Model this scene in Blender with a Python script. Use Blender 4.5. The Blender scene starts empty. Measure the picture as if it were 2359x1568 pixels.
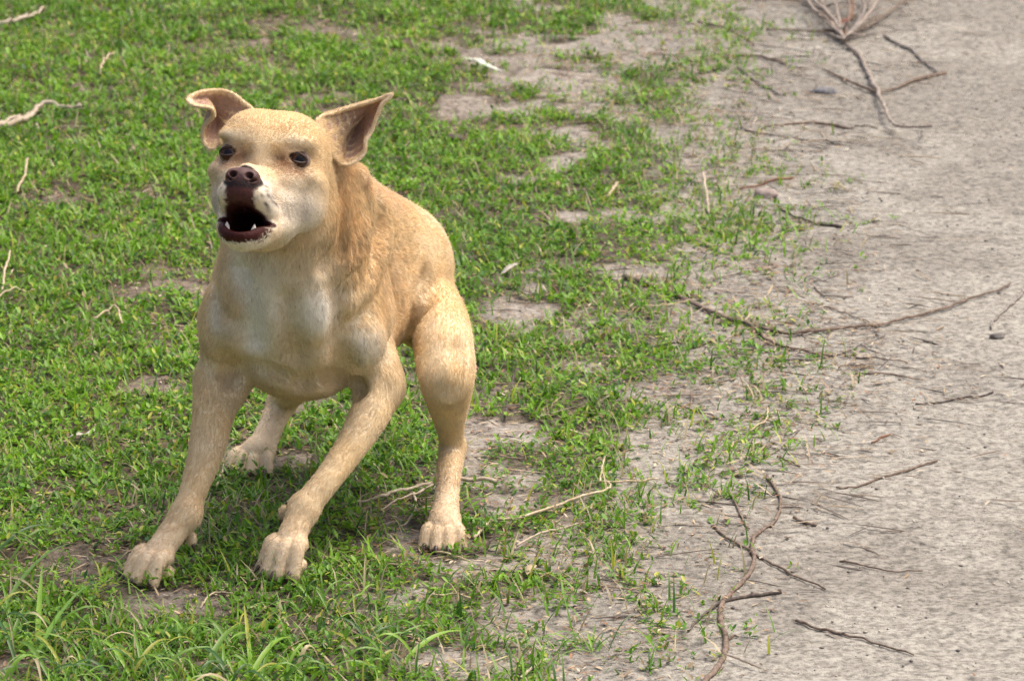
import bpy, math, random
import numpy as np
from mathutils import Vector, Matrix, noise as mnoise

scene = bpy.context.scene
R = math.radians
# ------------------------------------------------------------------ camera
CAM_H, CAM_PITCH, LENS, SENSOR = 1.75, 14.5, 117.0, 23.5
cam_data = bpy.data.cameras.new("camera")
cam = bpy.data.objects.new("camera", cam_data)
scene.collection.objects.link(cam)
cam.location = (0, 0, CAM_H)
cam.rotation_euler = (R(90 - CAM_PITCH), 0, 0)
cam_data.lens = LENS
cam_data.sensor_width = SENSOR
cam_data.clip_end = 2000
cam_data.dof.use_dof = True
cam_data.dof.focus_distance = 5.85
cam_data.dof.aperture_fstop = 11.0
scene.camera = cam
scene.cycles.use_denoising = True
scene.cycles.denoising_input_passes = 'RGB_ALBEDO_NORMAL'
scene.cycles.denoising_prefilter = 'NONE'
scene.render.resolution_x, scene.render.resolution_y = 1024, 680
# ------------------------------------------------------------------ sky and sun (soft, hazy daylight)
SUN_EL, SUN_AZ = 66.0, 72.0        # elevation; azimuth clockwise from the view direction (+Y)
world = bpy.data.worlds.new("World")
scene.world = world
world.use_nodes = True
wn = world.node_tree.nodes
sky = wn.new("ShaderNodeTexSky")
sky.sky_type = 'NISHITA'
sky.sun_disc = False
sky.sun_elevation = R(SUN_EL)
sky.sun_rotation = R(SUN_AZ)
sky.air_density = 0.8
sky.dust_density = 8.0
sky.ozone_density = 0.3
wn["Background"].inputs["Strength"].default_value = 0.15
world.node_tree.links.new(sky.outputs[0], wn["Background"].inputs["Color"])
sun_data = bpy.data.lights.new("sun", 'SUN')
sun_data.energy = 0.75
sun_data.angle = R(34)
sun_data.color = (1.0, 0.94, 0.85)
sun = bpy.data.objects.new("sun", sun_data)
scene.collection.objects.link(sun)
_d = Vector((math.sin(R(SUN_AZ)) * math.cos(R(SUN_EL)), math.cos(R(SUN_AZ)) * math.cos(R(SUN_EL)), math.sin(R(SUN_EL))))
sun.rotation_euler = _d.to_track_quat('Z', 'Y').to_euler()
scene.view_settings.view_transform = 'Standard'
scene.view_settings.look = 'None'
scene.view_settings.exposure = 0.72
scene.view_settings.gamma = 1.0
scene.view_settings.use_curve_mapping = False

# ------------------------------------------------------------------ helpers
FPX = LENS / SENSOR * 2358.0
_c, _s = math.cos(R(CAM_PITCH)), math.sin(R(CAM_PITCH))
CR, CU, CF = np.array([1., 0, 0]), np.array([0, _s, _c]), np.array([0, _c, -_s])

def ray(px, py):
    return CF + CR * ((px - 1179.0) / FPX) - CU * ((py - 784.0) / FPX)

def P(px, py, Y):
    """world point at depth Y that is seen at (px, py) of a 2358 x 1568 picture"""
    d = ray(px, py)
    return d * (Y / d[1]) + np.array([0, 0, CAM_H])

def G(px, py, z=0.0):
    """world point on the level z seen at (px, py)"""
    d = ray(px, py)
    return d * ((z - CAM_H) / d[2]) + np.array([0, 0, CAM_H])

def to_px(p):
    v = np.asarray(p, float) - np.array([0, 0, CAM_H])
    w = v @ CF
    return 1179.0 + FPX * (v @ CR) / w, 784.0 - FPX * (v @ CU) / w

col = scene.collection

def tag(o, label=None, cat=None, group=None, kind=None):
    if label: o["label"] = label
    if cat: o["category"] = cat
    if group: o["group"] = group
    if kind: o["kind"] = kind
    return o

def empty(name, loc=(0, 0, 0)):
    o = bpy.data.objects.new(name, None)
    o.location = loc
    o.empty_display_size = 0.05
    col.objects.link(o)
    return o

def mesh_np(name, verts, faces, mat, parent=None, smooth=True, colors=None):
    """verts (n,3), faces (m,3|4) numpy -> linked object"""
    verts = np.ascontiguousarray(verts, np.float32)
    faces = np.ascontiguousarray(faces, np.int32)
    k = faces.shape[1]
    me = bpy.data.meshes.new(name)
    me.vertices.add(len(verts))
    me.vertices.foreach_set("co", verts.ravel())
    me.loops.add(faces.size)
    me.loops.foreach_set("vertex_index", faces.ravel())
    me.polygons.add(len(faces))
    me.polygons.foreach_set("loop_start", np.arange(0, faces.size, k, dtype=np.int32))
    if smooth:
        me.polygons.foreach_set("use_smooth", np.ones(len(faces), bool))
    if colors is not None:
        a = me.attributes.new("col", 'FLOAT_COLOR', 'POINT')
        c4 = np.ones((len(verts), 4), np.float32)
        c4[:, :3] = colors
        a.data.foreach_set("color", c4.ravel())
    me.update(calc_edges=True)
    me.validate()
    if mat: me.materials.append(mat)
    o = bpy.data.objects.new(name, me)
    col.objects.link(o)
    if parent: o.parent = parent
    return o

def new_mat(name, color=(0.5, 0.5, 0.5), rough=0.7, spec=0.3):
    m = bpy.data.materials.new(name)
    m.use_nodes = True
    b = m.node_tree.nodes["Principled BSDF"]
    b.inputs["Base Color"].default_value = (*color, 1)
    b.inputs["Roughness"].default_value = rough
    b.inputs["Specular IOR Level"].default_value = spec
    return m, m.node_tree.nodes, m.node_tree.links, b

def attr_mat(name, rough=0.7, spec=0.2, bump=None):
    m, n, l, b = new_mat(name, rough=rough, spec=spec)
    a = n.new("ShaderNodeAttribute"); a.attribute_name = "col"
    l.new(a.outputs["Color"], b.inputs["Base Color"])
    if bump:
        t = n.new("ShaderNodeTexNoise"); t.inputs["Scale"].default_value = bump[0]
        t.inputs["Detail"].default_value = 5
        g = n.new("ShaderNodeNewGeometry"); l.new(g.outputs["Position"], t.inputs["Vector"])
        bp = n.new("ShaderNodeBump"); bp.inputs["Strength"].default_value = bump[1]
        bp.inputs["Distance"].default_value = bump[2]
        l.new(t.outputs[0], bp.inputs["Height"]); l.new(bp.outputs[0], b.inputs["Normal"])
    return m

_rs = np.random.RandomState(7)
_VN = _rs.rand(64, 64, 64).astype(np.float32)

def vnoise(p, scale):
    """smooth value noise 0..1 for (n,3) points"""
    q = np.asarray(p, float) * scale
    i = np.floor(q).astype(int)
    f = q - i
    f = f * f * (3 - 2 * f)
    r = 0
    for a in (0, 1):
        for b in (0, 1):
            for c in (0, 1):
                w = (f[:, 0] if a else 1 - f[:, 0]) * (f[:, 1] if b else 1 - f[:, 1]) * (f[:, 2] if c else 1 - f[:, 2])
                r = r + w * _VN[(i[:, 0] + a) % 64, (i[:, 1] + b) % 64, (i[:, 2] + c) % 64]
    return r

def fbm(p, scale, octaves=4):
    r, a, t = 0, 1.0, 0
    for k in range(octaves):
        r = r + a * vnoise(np.asarray(p) + 3.7 * k, scale * 2 ** k)
        t += a
        a *= 0.5
    return r / t

def sstep(a, b, x):
    t = np.clip((x - a) / (b - a), 0, 1)
    return t * t * (3 - 2 * t)

# ================================================================== the ground: one sheet of sandy soil
def axis(parts):
    out = []
    for a, b, st in parts:
        out.append(np.arange(a, b, st))
    return np.unique(np.concatenate(out + [[parts[-1][1]]]))
gx = axis([(-300, -20, 40), (-20, -3, 2), (-3, -1.3, .08), (-1.3, 1.5, .0115), (1.5, 3, .08), (3, 20, 2), (20, 300, 40)])
gy = axis([(-60, -4, 8), (-4, 4, .5), (4, 5.2, .06), (5.2, 10.0, .015), (10.0, 14, .08), (14, 40, 2), (40, 600, 40)])
GX, GY = np.meshgrid(gx, gy, indexing='ij')
gp = np.stack([GX.ravel(), GY.ravel(), np.zeros(GX.size)], 1)

_bp = [G(*q) for q in ((1590, -60), (1640, 40), (1720, 180), (1760, 330), (1735, 480), (1725, 640), (1740, 760), (1735, 900), (1690, 1060), (1575, 1200), (1490, 1350), (1480, 1480), (1450, 1600))]
_by = np.array([q[1] for q in _bp])[::-1]; _bx = np.array([q[0] for q in _bp])[::-1]
_patch = []
def bare(px, py, rx, ry, st):
    c = G(px, py); e = G(px + rx, py); f0 = G(px, py - ry); f1 = G(px, py + ry)
    _patch.append((c[0], c[1], abs(e[0] - c[0]), abs(f0[1] - f1[1]) / 2, st))
for q in ((1090, 110, 110, 40, .95), (1220, 140, 140, 60, .9), (1330, 210, 120, 60, .85), (1130, 245, 150, 30, 1), (1450, 110, 130, 50, .8), (1560, 90, 90, 40, .6),
          (1180, 735, 110, 32, 1), (1290, 760, 90, 30, .8), (1340, 850, 80, 28, .7), (1500, 900, 110, 30, .7), (1120, 1010, 70, 45, .95), (1100, 1075, 60, 25, .8),
          (350, 885, 70, 26, .9), (200, 1010, 55, 20, .8), (190, 1310, 170, 45, .75), (380, 1395, 140, 42, .9), (130, 460, 60, 26, .8), (660, 60, 70, 20, .7), (830, 95, 60, 25, .8),
          (620, 150, 60, 20, .7), (950, 1260, 120, 40, .75), (1080, 1310, 90, 35, .8), (1250, 1260, 120, 45, .5), (1180, 1420, 110, 45, .7), (1050, 1520, 120, 40, .7), (1350, 1440, 140, 60, .6),
          (1560, 1240, 90, 60, .9), (1540, 1000, 70, 40, .7), (660, 1130, 60, 20, .5), (880, 1180, 60, 30, .6), (250, 1180, 60, 20, .5), (560, 1180, 70, 18, .5), (1120, 900, 50, 30, .5), (1650, 420, 70, 30, .7)):
    bare(*q)

def grass_density(x, y):
    p = np.stack([x, y, np.zeros_like(x)], 1)
    xb = np.interp(y, _by, _bx)
    n1 = fbm(p + 5.1, 3.2, 3) - .5
    e = xb - x + n1 * .30 + .05
    d = sstep(-.16, .06, e) * np.interp(e, [-.10, .0, .12, .30, .55, .9], [.08, .30, .60, .85, .97, 1.0])
    n2 = fbm(p * np.array([1, .75, 1]), 11.0, 3)
    th = np.interp(e, [0, .2, .5, 1.0], [.46, .38, .335, .31])
    d = d * (.05 + .95 * sstep(th - .14, th + .10, n2))
    pn = 1.6 * (vnoise(p + 9, 14.0) - .5) + 1.5 * (vnoise(p + 2, 45.0) - .5)
    for cx, cy, rx, ry, st in _patch:
        q = ((x - cx) / rx) ** 2 + ((y - cy) / ry) ** 2
        q = q + pn
        d = d * (1 - st * sstep(1.6, .1, q))
    return np.clip(d, 0, 1)

def ground_height(x, y):
    p = np.stack([x, y, np.zeros_like(x)], 1)
    near = ((np.abs(x) < 1.6) & (y > 5) & (y < 10.2)).astype(float)
    h = (fbm(p, 4.0, 3) - .5) * .010
    rough = 1 + 1.6 * sstep(.1, .7, np.interp(y, _by, _bx) - x)
    h += near * rough * ((fbm(p, 34.0, 3) - .5) * .006 + (vnoise(p, 130.0) - .5) * .0026)
    # flat where the dog stands
    dd = np.minimum.reduce([(x - c[0]) ** 2 + (y - c[1]) ** 2 for c in (G(350, 1300), G(655, 1290), G(1022, 1245), G(590, 1068))])
    return h * sstep(.0, .05 ** 2, dd - .03 ** 2)
gp[:, 2] = ground_height(gp[:, 0], gp[:, 1])
ny = len(gy)
ii, jj = np.meshgrid(np.arange(len(gx) - 1), np.arange(ny - 1), indexing='ij')
a_ = (ii * ny + jj).ravel()
gf = np.stack([a_, a_ + ny, a_ + ny + 1, a_ + 1], 1)
gd = grass_density(gp[:, 0], gp[:, 1])
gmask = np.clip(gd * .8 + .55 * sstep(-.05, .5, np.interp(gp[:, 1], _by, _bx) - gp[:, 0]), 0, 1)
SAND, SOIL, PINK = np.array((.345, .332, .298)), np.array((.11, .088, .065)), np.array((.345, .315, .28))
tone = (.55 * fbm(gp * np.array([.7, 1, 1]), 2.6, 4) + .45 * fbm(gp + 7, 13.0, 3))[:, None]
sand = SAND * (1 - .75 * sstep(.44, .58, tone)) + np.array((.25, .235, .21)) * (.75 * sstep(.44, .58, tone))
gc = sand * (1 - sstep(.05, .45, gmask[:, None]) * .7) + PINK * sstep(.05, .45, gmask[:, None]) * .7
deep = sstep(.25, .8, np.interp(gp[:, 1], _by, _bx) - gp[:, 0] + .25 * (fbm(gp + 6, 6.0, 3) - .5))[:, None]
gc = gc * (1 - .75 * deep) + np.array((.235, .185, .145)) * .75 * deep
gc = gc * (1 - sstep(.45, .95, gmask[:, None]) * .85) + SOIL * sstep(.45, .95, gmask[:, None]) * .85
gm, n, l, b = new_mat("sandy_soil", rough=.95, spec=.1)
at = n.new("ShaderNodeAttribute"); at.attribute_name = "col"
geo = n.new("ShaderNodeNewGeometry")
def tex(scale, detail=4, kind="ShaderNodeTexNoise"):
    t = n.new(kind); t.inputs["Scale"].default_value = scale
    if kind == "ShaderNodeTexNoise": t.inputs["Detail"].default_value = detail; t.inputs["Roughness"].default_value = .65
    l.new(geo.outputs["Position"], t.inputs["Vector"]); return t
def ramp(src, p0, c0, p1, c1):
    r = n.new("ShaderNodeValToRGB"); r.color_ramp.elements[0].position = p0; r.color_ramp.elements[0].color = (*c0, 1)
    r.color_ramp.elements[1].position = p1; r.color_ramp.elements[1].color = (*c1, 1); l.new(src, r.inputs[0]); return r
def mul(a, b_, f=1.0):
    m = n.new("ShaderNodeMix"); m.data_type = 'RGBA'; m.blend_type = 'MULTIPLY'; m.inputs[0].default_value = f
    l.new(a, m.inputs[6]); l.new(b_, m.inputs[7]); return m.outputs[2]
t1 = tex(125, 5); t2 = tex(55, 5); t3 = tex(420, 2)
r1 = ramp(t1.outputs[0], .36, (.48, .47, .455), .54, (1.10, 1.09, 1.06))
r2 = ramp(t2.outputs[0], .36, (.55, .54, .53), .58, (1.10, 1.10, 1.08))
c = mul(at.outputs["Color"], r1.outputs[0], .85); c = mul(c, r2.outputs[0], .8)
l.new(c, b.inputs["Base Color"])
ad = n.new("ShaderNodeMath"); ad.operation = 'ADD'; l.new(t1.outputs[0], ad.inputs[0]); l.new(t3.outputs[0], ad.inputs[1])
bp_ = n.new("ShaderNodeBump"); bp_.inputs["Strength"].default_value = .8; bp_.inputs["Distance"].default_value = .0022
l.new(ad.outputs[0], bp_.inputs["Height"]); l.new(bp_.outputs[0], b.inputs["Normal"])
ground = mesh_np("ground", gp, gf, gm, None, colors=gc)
tag(ground, kind="structure")

# ------------------------------------------------------------------ green cover: leaves and blades (uncountable)
def in_view(x, y, margin):
    p = np.stack([x, y, np.zeros_like(x)], 1) - np.array([0, 0, CAM_H])
    w = p @ CF
    px, py = 1179 + FPX * (p @ CR) / w, 784 - FPX * (p @ CU) / w
    return (px > -margin) & (px < 2358 + margin) & (py > -margin) & (py < 1568 + margin)

PAWS = [G(350, 1300), G(655, 1290), G(1022, 1245), G(590, 1068)]
def scatter(per_m2, seed, fn, x0=-2.6, x1=1.9, y0=4.7, y1=12.5):
    rs = np.random.RandomState(seed)
    N = int(per_m2 * (x1 - x0) * (y1 - y0))
    x, y = rs.uniform(x0, x1, N), rs.uniform(y0, y1, N)
    keep = rs.rand(N) < np.where(in_view(x, y, 160), 1.0, np.where(in_view(x, y, 1100), .5, .2))
    x, y = x[keep], y[keep]
    d = fn(x, y)
    keep = rs.rand(len(x)) < d
    for c in PAWS:
        keep &= ((x - c[0]) ** 2 + (y - c[1] - .012) ** 2) > .030 ** 2
    return x[keep], y[keep], d[keep], rs

def leaf_mesh(base, az, el, ln, wd, fold, droop):
    """folded six-point leaves: two quads that share the midrib"""
    n = len(base)
    d = np.stack([np.cos(az) * np.cos(el), np.sin(az) * np.cos(el), np.sin(el)], 1)
    s = np.stack([-np.sin(az), np.cos(az), np.zeros(n)], 1)
    u = np.cross(s, d) * -1
    u *= np.sign(u[:, 2:3] + 1e-9)
    def at(t, side, k):
        p = base + d * (ln * t)[:, None] + s * (side * wd * k)[:, None] + u * (np.abs(side) * fold * wd * k)[:, None]
        p[:, 2] -= droop * ln * t * t
        return p
    V = np.stack([at(0, 0, 0), at(.30, 1, .46), at(.68, 1, .42), at(1.0, 0, 0), at(.68, -1, .42), at(.30, -1, .46)], 1)
    k = np.arange(n)[:, None] * 6
    F = np.concatenate([k + np.array([0, 1, 2, 3]), k + np.array([0, 3, 4, 5])])
    return V.reshape(-1, 3), F

def blade_mesh(base, az, ln, wd, lean, curl):
    """grass blades: three joined quads, tapering, arching over"""
    n = len(base)
    h = np.stack([np.cos(az), np.sin(az), np.zeros(n)], 1)
    s = np.stack([-np.sin(az), np.cos(az), np.zeros(n)], 1)
    rows, p = [], base.copy()
    K = 4
    for k in range(K):
        t = k / (K - 1)
        w = wd * (1 - .9 * t ** 1.5) * .5
        rows += [p - s * w[:, None], p + s * w[:, None]]
        e = lean + curl * t
        p = p + (h * np.cos(e)[:, None] + np.array([0, 0, 1]) * np.sin(e)[:, None]) * (ln / (K - 1))[:, None]
        p[:, 2] = np.maximum(p[:, 2], .0015)
    V = np.stack(rows, 1)
    k = np.arange(n)[:, None] * (2 * K)
    F = np.concatenate([k + np.array([2 * j, 2 * j + 1, 2 * j + 3, 2 * j + 2]) for j in range(K - 1)])
    return V.reshape(-1, 3), F

def leaf_material(name, trans=.35, rough=.42):
    m = bpy.data.materials.new(name); m.use_nodes = True
    nt = m.node_tree; b_ = nt.nodes["Principled BSDF"]; o_ = nt.nodes["Material Output"]
    a = nt.nodes.new("ShaderNodeAttribute"); a.attribute_name = "col"
    b_.inputs["Roughness"].default_value = rough; b_.inputs["Specular IOR Level"].default_value = .45
    tr = nt.nodes.new("ShaderNodeBsdfTranslucent"); mx = nt.nodes.new("ShaderNodeMixShader"); mx.inputs[0].default_value = trans
    nt.links.new(a.outputs["Color"], b_.inputs["Base Color"]); nt.links.new(a.outputs["Color"], tr.inputs["Color"])
    nt.links.new(b_.outputs[0], mx.inputs[1]); nt.links.new(tr.outputs[0], mx.inputs[2]); nt.links.new(mx.outputs[0], o_.inputs["Surface"])
    return m
GREEN = leaf_material("leaf_green")

def green_colors(p, rs, n):
    t = fbm(np.column_stack([p[:, :2], np.zeros(n)]), 5.0, 3)
    r = rs.rand(n)
    A = np.array((.100, .248, .012)); Bc = np.array((.235, .450, .024)); Cc = np.array((.038, .115, .022)); Y = np.array((.42, .46, .06)); Dd = np.array((.36, .27, .14))
    t = .5 * t + .5 * fbm(np.column_stack([p[:, :2], np.zeros(n)]) + 4, 26.0, 2)
    c = A + (Bc - A) * np.clip(2.2 * (t - .5) + .45 + .7 * (r - .5), 0, 1)[:, None]
    c = np.where((r < .22)[:, None], Cc + (A - Cc) * rs.rand(n)[:, None], c)
    c = np.where(((r > .93))[:, None], Y, c)
    return c * rs.uniform(.75, 1.2, n)[:, None], Dd

# low leafy weeds: rosettes of small oval leaves on short stems
x, y, d, rs = scatter(5000, 21, grass_density)
n = len(x)
nl_ = 6
clump = sstep(.35, .72, fbm(np.stack([x, y, 0 * x], 1) + 1, 16.0, 2))
hgt = (.004 + .034 * clump * fbm(np.stack([x, y, 0 * x], 1) + 2, 11.0, 2) * rs.uniform(.3, 1.3, n)) * (.45 + .55 * d)
X, Y_, Hh, Dn = (np.repeat(q, nl_) for q in (x, y, hgt, d))
N = len(X)
base = np.stack([X + rs.normal(0, .004, N), Y_ + rs.normal(0, .004, N), ground_height(X, Y_) + Hh * rs.uniform(.05, 1, N)], 1)
ln = rs.uniform(.007, .0165, N) * (.7 + .3 * Dn); wd = ln * rs.uniform(.26, .48, N)
V1, F1 = leaf_mesh(base, rs.uniform(0, 2 * np.pi, N), rs.uniform(-.1, 1.15, N), ln, wd, .28, rs.uniform(0, .35, N))
C1, DEAD = green_colors(base, rs, N)
dry = rs.rand(N) < np.interp(Dn, [0, .5, 1], [.24, .12, .03])
C1 = np.where(dry[:, None], DEAD * rs.uniform(.5, 1.3, (N, 1)), C1)
tag(mesh_np("ground_cover", V1, F1, GREEN, None, smooth=False, colors=np.repeat(C1, 6, 0)),
    "low green leafy weeds carpeting the ground around the dog", "ground cover", kind="stuff")

# fine grass blades between them
x, y, d, rs = scatter(11000, 33, lambda x, y: grass_density(x, y) * np.clip(.25 + 1.1 * (vnoise(np.stack([x, y, 0 * x], 1), 6.0) - .2), .1, 1))
N = len(x)
base = np.stack([x, y, ground_height(x, y)], 1)
near = np.clip((6.2 - y) / 1.0, 0, 1)
ln = rs.uniform(.012, .042, N) * (1 + .4 * near); wd = rs.uniform(.0016, .0036, N)
V2, F2 = blade_mesh(base, rs.uniform(0, 2 * np.pi, N), ln, wd, rs.uniform(.5, 1.4, N), -rs.uniform(.2, 1.6, N))
C2, DEAD = green_colors(base, rs, N)
C2 = np.where((rs.rand(N) < np.interp(d, [0, .6, 1], [.30, .18, .12]))[:, None], np.array((.52, .44, .27)) * rs.uniform(.5, 1.1, (N, 1)), C2)
tag(mesh_np("grass", V2, F2, GREEN, None, smooth=False, colors=np.repeat(C2, 8, 0)),
    "short fine green grass blades growing among the weeds", "grass", kind="stuff")

# dry litter: bits of straw, bark and dead leaf lying about, thickest where green meets sand
def litter_density(x, y):
    xb = np.interp(y, _by, _bx)
    g = sstep(-.25, .10, xb - x)
    p = np.stack([x, y, 0 * x], 1)
    k = g * (.34 + .9 * sstep(.5, .7, fbm(p + 8, 7.0, 3)))
    for px, py, rr in ((1120, 1010, .07), (1010, 1300, .12), (1100, 1390, .13), (1250, 1430, .16), (380, 1395, .10), (900, 1200, .07), (1560, 780, .2), (1690, 860, .2), (1800, 800, .12), (190, 1310, .1)):
        c = G(px, py)
        k = k + 1.1 * np.exp(-(((x - c[0]) / rr) ** 2 + ((y - c[1]) / (rr * 1.6)) ** 2))
    return np.clip(k, 0.012, 1)
def tangle_density(x, y):
    p = np.stack([x, y, 0 * x], 1)
    k = .0 * x
    for px, py, rx, ry in ((1830, 740, .16, .5), (1720, 690, .14, .35), (1900, 830, .14, .3), (1700, 90, .22, 1.0), (1760, 330, .14, .5), (1640, 250, .16, .6), (1820, 520, .10, .3), (1720, 1050, .10, .3), (1760, 1190, .10, .2), (1560, 880, .16, .3), (1880, 60, .2, .5), (1480, 640, .2, .4), (1330, 1300, .2, .3), (1120, 1000, .06, .15)):
        c = G(px, py)
        k = k + np.exp(-(((x - c[0]) / rx) ** 2 + ((y - c[1]) / ry) ** 2))
    return np.clip(k * (.3 + 1.2 * sstep(.4, .65, vnoise(p, 12.0))), 0, 1)
x, y, d, rs = scatter(1500, 49, tangle_density, x0=-.6, x1=1.2)
N = len(x)
base = np.stack([x, y, ground_height(x, y) + rs.uniform(.0008, .005, N)], 1)
az = np.where(rs.rand(N) < .7, rs.normal(-.35, .35, N), rs.uniform(0, 6.3, N))
ln = .014 + .10 * rs.rand(N) ** 2.5; wd = rs.uniform(.0013, .0034, N)
V5, F5 = leaf_mesh(base, az, rs.normal(0, .06, N), ln, wd, .6, rs.uniform(-.05, .05, N))
pal = np.array([(.15, .12, .10), (.24, .19, .15), (.10, .08, .07), (.30, .24, .18), (.40, .32, .22)])
C5 = pal[rs.randint(0, 5, N)] * rs.uniform(.8, 1.2, (N, 1))
LITTER = leaf_material("dry_litter", .08, .8)
tag(mesh_np("twig_litter", V5, F5, LITTER, None, smooth=False, colors=np.repeat(C5, 6, 0)),
    "tangled slivers of dead twig drifted together along the edge of the sand", "litter", kind="stuff")
x, y, d, rs = scatter(5200, 45, litter_density, x1=2.2)
N = len(x)
big = rs.rand(N) < .12
base = np.stack([x, y, ground_height(x, y) + rs.uniform(.001, .006, N)], 1)
ln = np.where(big, rs.uniform(.018, .045, N), rs.uniform(.004, .016, N)); wd = np.where(big, rs.uniform(.0012, .0030, N), rs.uniform(.0012, .0045, N))
V3, F3 = leaf_mesh(base, rs.uniform(0, 2 * np.pi, N), rs.normal(0, .12, N), ln, wd, .35, rs.uniform(-.1, .1, N))
pal = np.array([(.46, .36, .22), (.36, .25, .15), (.22, .145, .09), (.15, .10, .07), (.52, .44, .32), (.30, .17, .09)])
C3 = pal[rs.randint(0, 6, N)] * rs.uniform(.7, 1.2, (N, 1))
tag(mesh_np("litter", V3, F3, LITTER, None, smooth=False, colors=np.repeat(C3, 6, 0)),
    "dry bits of straw, bark and dead leaf strewn along the grass edge", "litter", kind="stuff")

# coarse grit on the sand: small angular stones and specks
def grit_density(x, y):
    xb = np.interp(y, _by, _bx)
    return np.clip(sstep(.35, -.1, xb - x) * (.5 + .8 * vnoise(np.stack([x, y, 0 * x], 1), 5.0)), .06, 1)
x, y, d, rs = scatter(1900, 57, grit_density, x0=-1.6, x1=2.4)
N = len(x)
r = .0005 + .0028 * rs.rand(N) ** 7.0
oc = np.array([(1, 0, 0), (0, 1, 0), (-1, 0, 0), (0, -1, 0), (0, 0, .7), (0, 0, -.5)], float)
V4 = np.stack([x, y, ground_height(x, y) + r * .25], 1)[:, None] + r[:, None, None] * oc[None] * rs.uniform(.6, 1.4, (N, 6, 3))
tt = np.array([(0, 1, 4), (1, 2, 4), (2, 3, 4), (3, 0, 4), (1, 0, 5), (2, 1, 5), (3, 2, 5), (0, 3, 5)])
F4 = (np.arange(N)[:, None, None] * 6 + tt[None]).reshape(-1, 3)
pal = np.array([(.19, .17, .155), (.24, .21, .18), (.42, .37, .30), (.15, .135, .12), (.52, .47, .40)])
C4 = pal[rs.randint(0, 5, N)]
GRIT = attr_mat("grit", rough=.9, spec=.15)
tag(mesh_np("grit", V4.reshape(-1, 3), F4, GRIT, None, smooth=False, colors=np.repeat(C4, 6, 0)),
    "fine dark and pale grit scattered over the sandy path", "gravel", kind="stuff")
# ================================================================== the dog: an implicit surface, one continuous skin
class Field:
    def __init__(s, lo, hi, h):
        s.lo, s.h = np.array(lo, float), h
        s.n = np.ceil((np.array(hi) - s.lo) / h).astype(int) + 1
        s.ax = [(s.lo[i] + h * np.arange(s.n[i])).astype(np.float32) for i in range(3)]
        s.D = np.full(tuple(s.n), 0.09, np.float32)
        s.prims = []
    def _win(s, lo, hi):
        a = np.clip(np.floor((lo - s.lo) / s.h).astype(int), 0, s.n - 1)
        b = np.clip(np.ceil((hi - s.lo) / s.h).astype(int) + 1, 0, s.n)
        return a, b
    def add(s, prim, k=0.02, op='u', flow=None):
        f, lo, hi = prim
        m = k + 0.03 if op == 'u' else k + 0.004
        a, b = s._win(lo - m, hi + m)
        if flow is not None or op == 'u':
            s.prims.append((f, lo, hi, flow))
        if np.any(b - a < 1): return
        sl = tuple(slice(a[i], b[i]) for i in range(3))
        X = s.ax[0][sl[0]][:, None, None]; Y = s.ax[1][sl[1]][None, :, None]; Z = s.ax[2][sl[2]][None, None, :]
        d = f(X, Y, Z)
        D = s.D[sl]
        if op == 'u':
            h = np.clip(0.5 + 0.5 * (D - d) / k, 0, 1)
            s.D[sl] = D * (1 - h) + d * h - k * h * (1 - h)
        else:
            d = -d
            h = np.clip(0.5 - 0.5 * (D - d) / k, 0, 1)
            s.D[sl] = D * (1 - h) + d * h + k * h * (1 - h)
    def mesh(s):
        D, h = s.D, s.h
        ins = D < 0
        c = np.zeros(tuple(s.n - 1), np.int8)
        for i in (0, 1):
            for j in (0, 1):
                for k in (0, 1):
                    c += ins[i:s.n[0] - 1 + i, j:s.n[1] - 1 + j, k:s.n[2] - 1 + k]
        cells = np.argwhere((c > 0) & (c < 8))
        idx = np.full(c.shape, -1, np.int32)
        idx[cells[:, 0], cells[:, 1], cells[:, 2]] = np.arange(len(cells))
        acc = np.zeros((len(cells), 3)); cnt = np.zeros(len(cells))
        corners = [(i, j, k) for i in (0, 1) for j in (0, 1) for k in (0, 1)]
        for a in corners:
            for ax in range(3):
                if a[ax]: continue
                b = list(a); b[ax] = 1
                da = D[cells[:, 0] + a[0], cells[:, 1] + a[1], cells[:, 2] + a[2]]
                db = D[cells[:, 0] + b[0], cells[:, 1] + b[1], cells[:, 2] + b[2]]
                m = (da < 0) != (db < 0)
                t = np.where(m, da / np.where(m, da - db, 1), 0)
                p = np.tile(np.array(a, float), (len(cells), 1)); p[:, ax] += t
                acc[m] += p[m]; cnt[m] += 1
        V = s.lo + (cells + acc / cnt[:, None]) * h
        F = []
        for ax in range(3):
            u, v = (ax + 1) % 3, (ax + 2) % 3
            A = np.moveaxis(ins, (ax, u, v), (0, 1, 2))
            I = np.moveaxis(idx, (ax, u, v), (0, 1, 2))
            e = A[:-1, 1:-1, 1:-1] != A[1:, 1:-1, 1:-1]
            q = np.argwhere(e)
            fl = A[:-1, 1:-1, 1:-1][e]
            i, j, k = q[:, 0], q[:, 1], q[:, 2]
            quad = np.stack([I[i, j, k], I[i, j + 1, k], I[i, j + 1, k + 1], I[i, j, k + 1]], 1)
            quad[~fl] = quad[~fl][:, ::-1]
            F.append(quad)
        return V, np.concatenate(F)

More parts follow.
